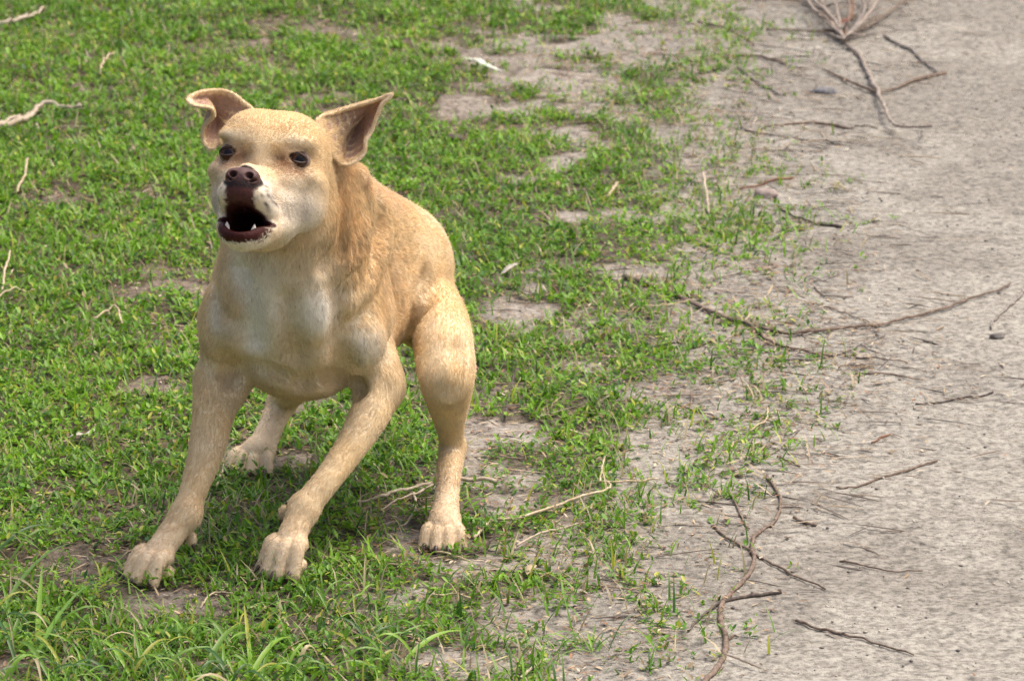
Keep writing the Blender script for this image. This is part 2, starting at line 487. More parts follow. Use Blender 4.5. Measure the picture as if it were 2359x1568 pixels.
def cone(a, b, ra, rb, flat=None):
    """tapered capsule; flat = (axis, s): squeezed to s along the axis"""
    a, b = np.asarray(a, float), np.asarray(b, float)
    ba = b - a; L = float(ba @ ba)
    r = max(ra, rb)
    if flat is not None:
        e = np.asarray(flat[0], float); e = e / np.linalg.norm(e); sq = flat[1]
    def f(X, Y, Z):
        px, py, pz = X - a[0], Y - a[1], Z - a[2]
        t = np.clip((px * ba[0] + py * ba[1] + pz * ba[2]) / L, 0, 1)
        qx, qy, qz = px - t * ba[0], py - t * ba[1], pz - t * ba[2]
        if flat is None:
            return np.sqrt(qx * qx + qy * qy + qz * qz) - (ra + t * (rb - ra))
        de = qx * e[0] + qy * e[1] + qz * e[2]
        rr = np.sqrt(np.maximum(qx * qx + qy * qy + qz * qz - de * de + (de / sq) ** 2, 1e-12))
        return (rr - (ra + t * (rb - ra))) * min(1.0, (sq + 1) / 2)
    m = r * max(1.0, flat[1] if flat else 1)
    return f, np.minimum(a, b) - m, np.maximum(a, b) + m

def ell(c, rad, M=None):
    c = np.asarray(c, float); rad = np.asarray(rad, float)
    M = np.eye(3) if M is None else np.asarray(M)      # rows: local axes
    def f(X, Y, Z):
        px, py, pz = X - c[0], Y - c[1], Z - c[2]
        q = [(px * M[i, 0] + py * M[i, 1] + pz * M[i, 2]) / rad[i] for i in range(3)]
        k0 = np.sqrt(q[0] ** 2 + q[1] ** 2 + q[2] ** 2)
        k1 = np.sqrt((q[0] / rad[0]) ** 2 + (q[1] / rad[1]) ** 2 + (q[2] / rad[2]) ** 2)
        return k0 * (k0 - 1) / np.maximum(k1, 1e-6)
    m = np.sqrt(((M * rad[:, None]) ** 2).sum(0))
    return f, c - m, c + m

def tri(a, b, c, th):
    a, b, c = (np.asarray(v, float) for v in (a, b, c))
    ba, cb, ac = b - a, c - b, a - c
    nor = np.cross(ba, ac)
    def dot(u, w): return u[0] * w[0] + u[1] * w[1] + u[2] * w[2]
    def f(X, Y, Z):
        pa = (X - a[0], Y - a[1], Z - a[2]); pb = (X - b[0], Y - b[1], Z - b[2]); pc = (X - c[0], Y - c[1], Z - c[2])
        sgn = np.sign(dot(np.cross(ba, nor), pa)) + np.sign(dot(np.cross(cb, nor), pb)) + np.sign(dot(np.cross(ac, nor), pc))
        def seg(e, p):
            t = np.clip(dot(e, p) / (e @ e), 0, 1)
            return (e[0] * t - p[0]) ** 2 + (e[1] * t - p[1]) ** 2 + (e[2] * t - p[2]) ** 2
        de = np.minimum(np.minimum(seg(ba, pa), seg(cb, pb)), seg(ac, pc))
        dp = dot(nor, pa) ** 2 / (nor @ nor)
        return np.sqrt(np.where(sgn < 2.0, de, dp)) - th
    lo = np.minimum(np.minimum(a, b), c) - th; hi = np.maximum(np.maximum(a, b), c) + th
    return f, lo, hi

def unit(v):
    v = np.asarray(v, float)
    return v / np.linalg.norm(v)

# ---- head frame: right (viewer's), forward (muzzle), up
YAW, PIT, ROLL = R(9.5), R(14), R(6)
CT = -CF
hf = CT * math.cos(YAW) * math.cos(PIT) - CR * math.sin(YAW) * math.cos(PIT) + CU * math.sin(PIT)
r0 = CR * math.cos(YAW) + CT * math.sin(YAW)
u0 = np.cross(hf, r0)
hr = r0 * math.cos(ROLL) - u0 * math.sin(ROLL)
hu = u0 * math.cos(ROLL) + r0 * math.sin(ROLL)
HO = P(606, 358, 5.64)
HM = np.array([hr, hf, hu])
def H(x, f, u): return HO + 0.01 * (x * hr + f * hf + u * hu)
def Hl(p): return ((np.asarray(p) - HO) @ HM.T) * 100
def hrot(about, deg):
    """head axes turned by deg about the head axis 0=right 1=forward 2=up"""
    q = Matrix.Rotation(R(deg), 3, Vector(HM[about]))
    return np.array([np.array(q @ Vector(v)) for v in HM])

B = Field((-0.48, 5.48, -0.008), (0.02, 6.33, 0.60), 0.0019)
# ---- trunk
A0, A1 = P(695, 742, 5.83), P(888, 614, 6.03)
fl_back = unit(A1 - A0)
B.add(cone(A0, A1, .092, .083), .02, flow=fl_back + np.array([0, 0, -.5]))
B.add(cone(P(885, 645, 6.05), P(918, 645, 6.13), .074, .060), .016, flow=fl_back)      # loin, croup
B.add(cone(P(940, 600, 6.18), P(960, 720, 6.24), .016, .010), .02, flow=(0, .3, -1))    # tail, hanging behind
# ---- neck and chest
dn = np.array([0.05, 0.05, -1.0])
B.add(cone(P(675, 450, 5.755), P(675, 630, 5.785), .072, .086), .03, flow=dn)
B.add(cone(P(672, 500, 5.720), P(668, 640, 5.760), .056, .070), .03, flow=dn)
B.add(cone(P(768, 440, 5.765), P(758, 580, 5.745), .030, .038), .025, flow=(.15, .5, -1))
B.add(cone(P(742, 468, 5.82), P(848, 545, 5.97), .056, .058), .04, flow=fl_back + np.array([0, 0, -.6]))
B.add(ell(P(650, 680, 5.770), (.062, .050, .085)), .03, flow=dn)
B.add(ell(P(590, 760, 5.757), (.046, .036, .033)), .010, flow=(-.3, 0, -1))
B.add(ell(P(735, 785, 5.757), (.050, .036, .034)), .010, flow=(.3, 0, -1))
# ---- shoulders
B.add(ell(P(545, 725, 5.81), (.033, .050, .078)), .018, flow=(-.2, .4, -1))
B.add(ell(P(830, 675, 5.85), (.039, .065, .086)), .02, flow=(.1, .6, -1))
B.add(ell(P(808, 735, 5.790), (.037, .040, .055)), .02, flow=(.1, .3, -1))
# ---- front legs
def spline(pts, n=6):
    """Catmull-Rom through [(point, radius)]"""
    Q = np.array([np.append(p, r) for p, r in pts])
    Q = np.vstack([2 * Q[0] - Q[1], Q, 2 * Q[-1] - Q[-2]])
    out = []
    for i in range(1, len(Q) - 2):
        a, b, c, d = Q[i - 1:i + 3]
        for t in np.arange(n) / n:
            out.append(.5 * (2 * b + (c - a) * t + (2 * a - 5 * b + 4 * c - d) * t * t + (3 * b - a - 3 * c + d) * t ** 3))
    return np.array(out + [Q[-2]])
def poly(Q, flat=None):
    cs = [cone(a[:3], b[:3], a[3], b[3], flat) for a, b in zip(Q[:-1], Q[1:])]
    def f(X, Y, Z):
        r = cs[0][0](X, Y, Z)
        for c in cs[1:]:
            r = np.minimum(r, c[0](X, Y, Z))
        return r
    return f, np.min([c[1] for c in cs], 0), np.max([c[2] for c in cs], 0)
def chain(pts, k=.015, flat=None, n=4):
    Q = spline(pts, n)
    B.add(poly(Q, flat), k)
    for a, b in zip(pts[:-1], pts[1:]):                       # hair lies along the limb
        c = cone(a[0], b[0], a[1], b[1])
        B.prims.append((c[0], c[1], c[2], unit(b[0] - a[0])))
WL = P(428, 1185, 5.69)
chain([(P(523, 740, 5.79), .034), (P(520, 820, 5.80), .029), (P(515, 885, 5.80), .0285)], .015)
chain([(P(508, 880, 5.80), .031), (P(492, 950, 5.77), .0238), (P(474, 1042, 5.74), .0198), (P(447, 1125, 5.71), .0150), (WL, .0155)], .012)
WR = P(700, 1170, 5.69)
chain([(P(836, 740, 5.82), .035), (P(858, 820, 5.83), .030), (P(872, 890, 5.83), .0285)], .016)
chain([(P(872, 890, 5.83), .028), (P(845, 965, 5.79), .0220), (P(797, 1045, 5.75), .0168), (P(745, 1115, 5.71), .0148), (WR, .0158)], .012)
B.add(ell(P(515, 905, 5.835), (.015, .02, .02)), .015)
B.add(ell(P(885, 905, 5.865), (.015, .02, .02)), .015)
# ---- hind legs
KL, HL = P(1029, 878, 5.83), P(1042, 1035, 5.92)
chain([(P(972, 705, 6.05), .052), (P(1011, 750, 5.95), .045), (P(1024, 815, 5.87), .0430), (P(1027, 850, 5.845), .0370)], .012, flat=((1, .25, 0), .78), n=10)
chain([(P(1027, 850, 5.845), .0330), (KL, .0305), (P(1033, 930, 5.87), .0235), (P(1037, 985, 5.90), .0155), (HL, .013)], .008)
FHL = P(1024, 1200, 5.80)
chain([(HL, .0145), (P(1033, 1090, 5.87), .0138), (P(1029, 1140, 5.84), .0142), (FHL, .0165)], .006)
B.add(ell(P(1054, 1030, 5.935), (.009, .012, .018)), .008)
KR, HR = P(700, 835, 6.06), P(650, 925, 6.19)
chain([(P(850, 650, 6.13), .062), (P(770, 750, 6.09), .050), (KR, .036)], .025)
chain([(KR, .033), (P(680, 880, 6.13), .025), (HR, .016)], .012)
FHR = P(598, 1040, 6.115)
chain([(HR, .0165), (P(625, 980, 6.15), .0155), (FHR, .0175)], .01)

# ---- paws
claws = []
def paw(wrist, center, fwd, width=.05, ln=.030, r=.0105, rise=0.0, spread=1.0, curl=0.0):
    fwd = unit(np.array([fwd[0], fwd[1], 0])); sd = np.array([-fwd[1], fwd[0], 0]) * -1
    c = np.array(center, float)
    B.add(cone(wrist, c, .0152, .0160, (np.array([0, 0, 1.0]), .96)), .012, flow=unit(c - wrist))
    B.add(cone(c - sd * width * .20 - fwd * .004, c + sd * width * .20 - fwd * .004, .0100, .0100), .005, flow=fwd)
    tips = []
    for i, o in enumerate((-1.5, -.5, .5, 1.5)):
        inner = abs(o) < 1
        lng = ln * (1.0 if inner else .70)
        root = c + sd * (o * width / 5.6) - fwd * .004 - np.array([0, 0, .003])
        kn = c + sd * (o * width / 4.3 * (1 + (spread - 1) * .6)) + fwd * lng * (.50 if inner else .42)
        kn[2] = max(c[2] * .95, rise + r * 1.75)
        tp = c + sd * (o * width / 3.7 * spread) + fwd * lng
        tp[2] = rise + r * .85
        Q = spline([(root, r * .95), (kn, r * 1.0), (tp, r * .92)], 4)
        B.add(poly(Q), .0013)
        cc = cone(root, tp, r, r); B.prims.append((cc[0], cc[1], cc[2], unit(fwd + np.array([0, 0, -.5]))))
        tips.append((root, kn, tp))
        d = unit(fwd + sd * o * .1 + np.array([0, 0, -.55]))
        claws.append((tp + (fwd + sd * o * .08) * r * .70 + np.array([0, 0, .001]), d))
    B.add(ell(c - fwd * .002 + np.array([0, 0, rise - c[2] + .009]), (.018, .017, .009)), .006)
cFL = P(362, 1274, 5.660); cFL[2] = max(cFL[2], .026)
paw(WL, cFL, (-1.25, -1), .048, .034, .0090, spread=1.2)
cFR = P(668, 1246, 5.660); cFR[2] = max(cFR[2], .026)
paw(WR, cFR, (-.75, -1), .047, .032, .0090, rise=.009, spread=1.15)
cHL = P(1022, 1236, 5.790); cHL[2] = max(cHL[2], .024)
paw(FHL, cHL, (-.05, -1), .046, .026, .0088, spread=1.1)
cHR = P(584, 1058, 6.115); cHR[2] = max(cHR[2], .024)
paw(FHR, cHR, (-.35, -1), .048, .026, .0088, spread=1.25)

for q, dd in ((P(441, 1240, 5.690), (.25, -.3, -1)), (P(655, 1180, 5.700), (-.35, -.3, -1))):     # dewclaws
    B.add(ell(q, (.006, .006, .009)), .006)
    claws.append((q + unit(dd) * .007, unit(dd)))
# ---- head
back = -hf
def hp(c, rad, k=.012, M=None, flow=None, op='u'):
    B.add(ell(H(*c), np.array(rad) * .01, HM if M is None else M), k, op, flow=flow)
hp((0.2, -5.2, .8), (6.2, 6.8, 5.25), .02, flow=back)
hp((0, -1.9, 2.2), (4.6, 2.5, 2.7), .02, flow=back + .3 * hu)
for sx in (-1, 1):
    sl = back + sx * .35 * hr
    cx = 4.45 if sx > 0 else 3.75
    hp((sx * 2.6, -4.6, 3.2), (2.7, 4.5, 2.4), .018, flow=back)                               # flat crown
    hp((sx * 3.6, -1.0, 1.85), (2.0, 1.60, .75), .011, hrot(1, sx * 12), flow=sl)         # brow
    hp((sx * 5.1, -3.2, -1.7), (1.6, 2.7, 1.1), .016, flow=sl)                              # cheek bone
    hp((sx * cx, -4.6, -3.9), (2.4, 3.4, 2.9), .014, flow=sl - .4 * hu)                     # masseter
    B.add(cone(H(sx * (cx - .9), -3.8, -5.3), H(sx * 1.8, 2.6, -9.8), .0190, .0130), .014, flow=back - .3 * hu)   # jaw line
    hp((sx * 3.0, -.6, -2.6), (1.6, 1.5, 1.2), .014, flow=sl)                               # under the eye
B.add(cone(H(0, 0.2, -4.0), H(0, 6.4, -5.75), .0255, .0210, (hu, .95)), .010, flow=back)      # muzzle
hp((0, 3.2, -3.2), (1.35, 3.6, .75), .010, flow=back)                                        # bridge
for sx in (-1, 1):
    hp((sx * 1.60, 4.9, -6.3), (1.42, 2.7, 1.65), .006, hrot(2, sx * 6), flow=back + sx * .4 * hr - .3 * hu)   # flews
    hp((sx * 2.25, 2.4, -6.9), (1.05, 2.5, 1.15), .008, flow=back - .3 * hu)
    hp((sx * 2.9, -1.0, -5.0), (1.7, 1.9, 1.9), .010, flow=back - .3 * hu)                     # muzzle into cheek
# lower jaw
B.add(cone(H(0, -3.5, -7.2), H(0, 3.9, -10.6), .030, .0200, (hu, .8)), .010, flow=back)
hp((0, 4.7, -10.75), (2.15, 1.6, 1.15), .006, flow=-hu)
for sx in (-1, 1):
    B.add(cone(H(sx * 1.6, 4.7, -10.2), H(sx * 2.75, 2.4, -8.9), .0075, .0065), .006, flow=-hu)  # lower lip edge
hp((0, -2.8, -7.6), (3.6, 3.4, 2.2), .018, flow=back - .5 * hu)                               # throat latch
# mouth
MJ = hrot(0, 8)
hp((0, 4.4, -8.95), (1.95, 6.8, 1.5), .004, MJ, op='s')
hp((0, 4.0, -8.85), (3.2, 2.3, .45), .004, MJ, op='s')
# eyes sockets
EYES = [(-4.08, -.92, .0), (4.08, -.92, .0)]
for sx, e in zip((-1, 1), EYES):
    hp((e[0] + sx * .05, .4, e[2]), (.88, 1.4, .50), .0025, hrot(1, sx * -10), op='s')
    hp((sx * 2.1, 1.5, -.2), (.9, 1.2, .8), .012, op='s')                                     # inner corner
# ears: cupped sheets with a smooth rim
def ear(rim, deep, depth_pow=2.0, th=.0019, n=44, m=7, k=.006, flow=None, roll=()):
    rim = np.array(rim); nr = len(rim)
    C = []
    for i in range(nr):
        a, b, c, d = (rim[(i + j) % nr] for j in (-1, 0, 1, 2))
        for t in np.arange(max(2, n // nr)) / max(2, n // nr):
            C.append(.5 * (2 * b + (c - a) * t + (2 * a - 5 * b + 4 * c - d) * t * t + (3 * b - a - 3 * c + d) * t ** 3))
    C = np.array(C); N = len(C)
    ctr = np.array(deep)                                        # list of (point) along a spine: nearest one is used
    T = []
    pts = np.zeros((m + 1, N, 3))
    for j in range(N):
        w = np.exp(-np.sum((ctr - C[j]) ** 2, 1) / .03 ** 2) + 1e-6
        c0 = (ctr * w[:, None]).sum(0) / w.sum()
        for i in range(m + 1):
            t = i / m
            p = c0 * (1 - t) + C[j] * t
            pts[i, j] = p
        Yr, Yc = C[j][1], c0[1]
        for i in range(m + 1):
            t = i / m
            pts[i, j, 1] = Yr + (Yc - Yr) * (1 - t ** depth_pow)
    for i in range(m):
        for j in range(N):
            j2 = (j + 1) % N
            T.append((pts[i, j], pts[i + 1, j], pts[i + 1, j2]))
            T.append((pts[i, j], pts[i + 1, j2], pts[i, j2] + 1e-7))
    lo = C.min(0) - .03; hi = np.maximum(C.max(0), ctr.max(0)) + .03
    a, b = B._win(lo, hi)
    tmp = np.full(tuple(b - a), .05, np.float32)
    for t in T:
        ta = np.array(t)
        if np.linalg.norm(np.cross(ta[1] - ta[0], ta[2] - ta[0])) < 1e-10: continue
        f, l, h = tri(*t, th)
        p, q = B._win(l - .009, h + .009)
        p = np.maximum(p, a); q = np.minimum(q, b)
        if np.any(q - p < 1): continue
        X = B.ax[0][p[0]:q[0]][:, None, None]; Y = B.ax[1][p[1]:q[1]][None, :, None]; Z = B.ax[2][p[2]:q[2]][None, None, :]
        sl = tuple(slice(p[i] - a[i], q[i] - a[i]) for i in range(3))
        tmp[sl] = np.minimum(tmp[sl], f(X, Y, Z))
    sl = tuple(slice(a[i], b[i]) for i in range(3))
    D = B.D[sl]
    h = np.clip(.5 + .5 * (D - tmp) / k, 0, 1)
    B.D[sl] = D * (1 - h) + tmp * h - k * h * (1 - h)
    cc = ell(C.mean(0), (.02, .02, .02))
    B.prims.append((lambda X, Y, Z, c=C: np.sqrt(np.min([(X - q[0]) ** 2 + (Y - q[1]) ** 2 + (Z - q[2]) ** 2 for q in c[::3]], 0)) - .012, lo, hi, flow))
    return C, pts.reshape(-1, 3)
EAR_L = ear([P(*v) for v in ((588, 268, 5.715), (562, 236, 5.735), (533, 214, 5.75), (502, 208, 5.755), (466, 211, 5.745), (438, 222, 5.73), (431, 232, 5.725), (440, 241, 5.72),
      (464, 247, 5.715), (486, 250, 5.715), (493, 262, 5.72), (488, 276, 5.73), (472, 290, 5.735), (466, 318, 5.735), (484, 345, 5.725), (530, 325, 5.715))],
      [P(527, 245, 5.785), P(512, 300, 5.775), P(470, 228, 5.75)], flow=(-.6, 0, .5))
EAR_R = ear([P(*v) for v in ((730, 276, 5.70), (762, 262, 5.715), (812, 245, 5.73), (862, 232, 5.735), (898, 218, 5.725), (903, 218, 5.722), (896, 228, 5.722), (880, 242, 5.725), (867, 272, 5.73), (856, 304, 5.73),
      (841, 328, 5.725), (839, 354, 5.725), (818, 374, 5.72), (786, 380, 5.715), (752, 335, 5.695))],
      [P(795, 316, 5.79), P(826, 268, 5.775), P(872, 236, 5.745)], flow=(.6, 0, .5))
# creases and muscle edges, pressed into the surface that is there
def surf(px, py, push=0.0):
    Y = np.arange(5.49, 6.32, .001)
    d = ray(px, py)
    q = d[None] * (Y / d[1])[:, None] + np.array([0, 0, CAM_H])
    i = np.rint((q - B.lo) / B.h).astype(int)
    ok = np.all((i >= 0) & (i < B.n), 1)
    v = np.full(len(Y), 1.0); v[ok] = B.D[i[ok, 0], i[ok, 1], i[ok, 2]]
    k = np.argmax(v < 0)
    return q[k] + unit(d) * push
def groove(pts, r, depth, k=.016, op='s'):
    """depth: how far the tube reaches below the surface"""
    sg = -1 if op == 's' else 1
    Q = spline([(surf(x, y, depth - r if op == 's' else r - depth), r) for x, y in pts], 5)
    B.add(poly(Q), k, op)
B.add(ell(surf(832, 785, .020), (.028, .025, .034)), .016)
B.add(ell(surf(498, 735, .018), (.016, .020, .042)), .012)
B.add(ell(surf(730, 715, .020), (.028, .024, .036)), .018)
groove([(500, 337), (520, 326), (545, 334)], .004, .0016, .006)
groove([(660, 338), (685, 342), (715, 356)], .004, .0016, .006)
groove([(548, 625), (566, 700), (580, 790)], .013, .005, .016)
groove([(778, 600), (792, 690), (785, 790), (800, 860)], .013, .005, .018)
groove([(660, 700), (668, 770), (678, 830)], .012, .0035, .016)
groove([(905, 620), (922, 720), (905, 820)], .012, .002, .02)
groove([(535, 866), (590, 850), (645, 874)], .018, .011, .009)
groove([(700, 892), (750, 878), (815, 898)], .018, .011, .009)
groove([(822, 405), (838, 480), (826, 560), (790, 625)], .013, .006, .014, 'u')
groove([(868, 470), (872, 550), (842, 640), (800, 690)], .013, .0045, .016, 'u')
groove([(784, 410), (797, 490), (785, 575), (745, 615)], .009, .006, .010)
groove([(850, 440), (862, 510), (846, 590), (805, 650)], .007, .0035, .010)
groove([(985, 640), (965, 700), (945, 770)], .012, .008, .016)
groove([(1040, 905), (1060, 860), (1064, 800)], .010, .003, .016)

BV, BF = B.mesh()
# ---- normals, hair flow and coat colour on the skin
def vert_normals(V, F):
    t = np.concatenate([F[:, [0, 1, 2]], F[:, [0, 2, 3]]])
    n = np.cross(V[t[:, 1]] - V[t[:, 0]], V[t[:, 2]] - V[t[:, 0]])
    N = np.zeros_like(V)
    for i in range(3):
        for c in range(3):
            N[:, c] += np.bincount(t[:, i], n[:, c], len(V))
    return N / np.maximum(np.linalg.norm(N, axis=1), 1e-12)[:, None]
BN = vert_normals(BV, BF)

def sstep(a, b, x):
    t = np.clip((x - a) / (b - a), 0, 1)
    return t * t * (3 - 2 * t)

FLOW = np.zeros_like(BV)
_W = np.zeros(len(BV))
for f, lo, hi, fl in B.prims:
    if fl is None: continue
    m = np.where(np.all((BV > lo - .05) & (BV < hi + .05), 1))[0]
    if not len(m): continue
    d = f(BV[m, 0].astype(np.float32), BV[m, 1].astype(np.float32), BV[m, 2].astype(np.float32))
    w = np.exp(-np.maximum(d, 0) / .010)
    FLOW[m] += w[:, None] * unit(fl); _W[m] += w
FLOW += 1e-4 * np.array([0, .3, -1])
HLC = Hl(BV)                       # head coordinates in cm
LX, LF, LU = HLC[:, 0], HLC[:, 1], HLC[:, 2]
PX, PY = to_px(BV)
ISHEAD = (np.abs(LX) < 10) & (LF > -9) & (LU > -13.5) & (LU < 12) & (BV[:, 2] > .33)
INEAR = np.zeros(len(BV)); INEARF = np.zeros(len(BV))
for C, S in (EAR_L, EAR_R):
    m = np.where(np.all((BV > C.min(0) - .01) & (BV < S.max(0) + .01), 1))[0]
    dr = np.full(len(m), 1.0); ds = np.full(len(m), 1.0)
    for q in C: dr = np.minimum(dr, np.linalg.norm(BV[m] - q, axis=1))
    for q in S: ds = np.minimum(ds, np.linalg.norm(BV[m] - q, axis=1))
    near = sstep(.0065, .0045, ds)
    INEAR[m] = np.maximum(INEAR[m], near)
    INEARF[m] = np.maximum(INEARF[m], near * sstep(.0, .25, BN[m] @ CT) * sstep(.0035, .0075, dr))

def mix(c, w, to):
    return c * (1 - w[:, None]) + np.array(to) * w[:, None]
TAN, CREAM, WHITE, RUST = (.82, .652, .395), (.86, .76, .58), (.95, .89, .78), (.44, .20, .085)
nz = fbm(BV, 22, 3)
N300 = fbm(BV, 330, 3)
N60, N120 = fbm(BV, 60, 2), fbm(BV, 120, 2)
COL = np.tile(np.array(TAN), (len(BV), 1)).astype(float)
COL = mix(COL, sstep(.35, .75, nz) * .45, CREAM)
COL = COL * (1 + .35 * (fbm(BV, 75, 3) - .5))[:, None]
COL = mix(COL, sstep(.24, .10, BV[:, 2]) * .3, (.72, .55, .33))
def blob(px, py, rx, ry, to, st, ang=0):
    """a coat marking or painted tone at a place on the animal's camera side"""
    global COL
    ca, sa = math.cos(R(ang)), math.sin(R(ang))
    dx, dy = PX - px, PY - py
    u, v = (dx * ca + dy * sa) / rx, (-dx * sa + dy * ca) / ry
    w = st * np.exp(-(u * u + v * v) ** 1.3) * sstep(-.25, .15, BN @ CT) * (BV[:, 1] < 6.0)
    w = w * (1 + .6 * (N60 - .5))
    COL = mix(COL, np.clip(w, 0, 1), to)
# body markings: coat colours, plus painted light and crease shade where noted
blob(660, 640, 120, 60, CREAM, .7)
blob(650, 730, 110, 130, (.78, .66, .49), .7)
blob(560, 640, 27, 80, WHITE, 1.2, -12)
blob(590, 765, 32, 64, WHITE, 1.15, -8)
blob(728, 720, 52, 60, WHITE, 1.0)
blob(845, 790, 62, 52, (.84, .77, .64), .85)  # shoulder highlight, painted paler into the coat
blob(498, 725, 16, 65, (.84, .77, .64), .85)  # lit strip along the other shoulder, painted into the coat
blob(690, 850, 220, 50, CREAM, .4)
blob(610, 690, 50, 120, (.95, .90, .80), .75)
blob(985, 770, 26, 120, CREAM, .6, -8)
blob(880, 430, 75, 28, (.78, .55, .34), .6, 40)
blob(792, 470, 24, 130, (.60, .36, .14), .6, -4)  # orange neck fur, darkened to paint in the fold's crease shade
blob(800, 500, 34, 110, (.77, .56, .30), .7, -8)
blob(835, 560, 40, 90, (.80, .58, .32), .5, -25)
blob(905, 690, 45, 110, (.76, .55, .31), .5)
blob(540, 690, 30, 45, (.68, .50, .30), .4)
blob(1040, 700, 45, 80, (.78, .58, .34), .4)
# pale feet
foot = sstep(.115, .035, BV[:, 2])
COL = mix(COL, foot * .75, (.76, .62, .45))
# head
def hb(c, r, to, st, p=1.3):
    global COL
    q = ((LX - c[0]) / r[0]) ** 2 + ((LF - c[1]) / r[1]) ** 2 + ((LU - c[2]) / r[2]) ** 2
    w = st * np.exp(-q ** p) * ISHEAD
    COL = mix(COL, np.clip(w * (.85 + .3 * (N120 - .5)), 0, 1), to)
COL = mix(COL, ISHEAD * .55, (.84, .675, .42))
hb((0, -1, 4.5), (6, 5, 3), (.84, .63, .34), .6)
hb((0, 2.0, -1.2), (1.6, 3.5, 1.6), CREAM, .6)
for sx in (-1, 1):
    hb((sx * 3.3, 0, 1.8), (1.8, 2, .8), (.86, .76, .58), .9)
    hb((sx * 4.8, -1.5, -6.2), (4.2, 5.0, 4.0), (.92, .87, .77), 1.0)
    hb((sx * 5.0, -1, -5.4), (1.5, 2.5, 1.2), (.40, .33, .25), .5); hb((sx * 3.6, 1, -6.6), (.9, 2.0, .8), (.42, .36, .29), .45)
    hb((sx * 2.9, 4.3, -5.7), (2.3, 3.7, 2.7), WHITE, 1.2)
    hb((sx * 2.5, .6, -.5), (1.2, 2.0, 1.0), (.36, .17, .075), .85); hb((sx * 4.2, 0, .3), (1.8, 2.2, 1.1), (.55, .33, .16), .4)
    hb((sx * 3.9, .4, -1.5), (1.7, 2.0, .9), (.40, .21, .10), .75)
hb((0, 3.2, -12), (4.6, 4.0, 2.2), WHITE, .9)
rs_ = random.Random(12)
for sx in (-1, 1):
    for i in range(16):
        hb((sx * rs_.uniform(2.2, 3.6), rs_.uniform(3.2, 6.8), rs_.uniform(-7.4, -5.0)), (.20, 1.2, .20), (.05, .03, .028), 1.0)
# dark bare skin: upper lip front, lips, mouth
SKIN = np.zeros(len(BV))
def skin(w, to):
    global COL, SKIN
    w = np.clip(w, 0, 1) * ISHEAD
    COL = COL * (1 - w[:, None]) + np.array(to) * (.55 + .9 * N300)[:, None] * w[:, None]
    SKIN = np.maximum(SKIN, w)
jag = (fbm(BV, 300, 2) - .5) * .8
skin(sstep(2.0, 1.5, np.abs(LX) + jag) * sstep(5.8, 6.6, LF) * sstep(-5.0, -5.5, LU) * sstep(-8.6, -8.0, LU), (.095, .034, .030))
def ellq(c, r, M):
    q = (BV - H(*c)) @ np.asarray(M).T * 100
    return np.sqrt((q[:, 0] / r[0]) ** 2 + (q[:, 1] / r[1]) ** 2 + (q[:, 2] / r[2]) ** 2)
cav = np.minimum(ellq((0, 4.4, -8.95), (1.95, 6.8, 1.5), MJ), ellq((0, 4.0, -8.85), (3.2, 2.3, .45), MJ))
skin(sstep(1.42, 1.22, cav + jag * .12), (.060, .018, .016))
skin(sstep(1.06, 1.0, cav) * sstep(5.6, 4.2, LF), (.035, .006, .006))
skin(sstep(1.3, 1.1, ellq((0, 7.1, -4.85), (2.0, 1.6, 1.5), HM)), (.018, .009, .008))
# lower lip: dark red in front
qj = (BV - H(0, 4.4, -8.95)) @ MJ.T * 100
ll = np.sqrt((qj[:, 0] / 3.0) ** 2 + ((qj[:, 2] + .6) / 2.05) ** 2)
jag2 = (fbm(BV, 420, 2) - .5) * 1.6
skin(sstep(1.08, .94, ll + jag2 * .22) * sstep(-2.2, -1.2, qj[:, 1]) * sstep(-.2, -.6, qj[:, 2]), (.055, .011, .009))
# eyelid rims
for e, sx in zip(EYES, (-1, 1)):
    q = ellq((e[0] + sx * .05, .4, e[2]), (.88, 1.4, .50), hrot(1, sx * -10))
    skin(sstep(1.30, 1.12, q) * sstep(-3.0, -1.0, LF), (.030, .014, .010))
# inside of the ears: thin pinkish skin
COL = mix(COL, INEARF * .85, (.40, .245, .19))
SKIN = np.maximum(SKIN, 0)

# ---- parts
dog = empty("dog", tuple(P(720, 1290, 5.8) * np.array([1, 1, 0])))
tag(dog, "barking short-haired tan dog with open mouth and pale paws, braced on the grass", "dog")
DO = np.array(dog.location)
skin_mat = attr_mat("dog_skin", rough=.5, spec=.2, bump=(620, .55, .0016))
body = mesh_np("body", BV - DO, BF, skin_mat, dog, colors=COL)

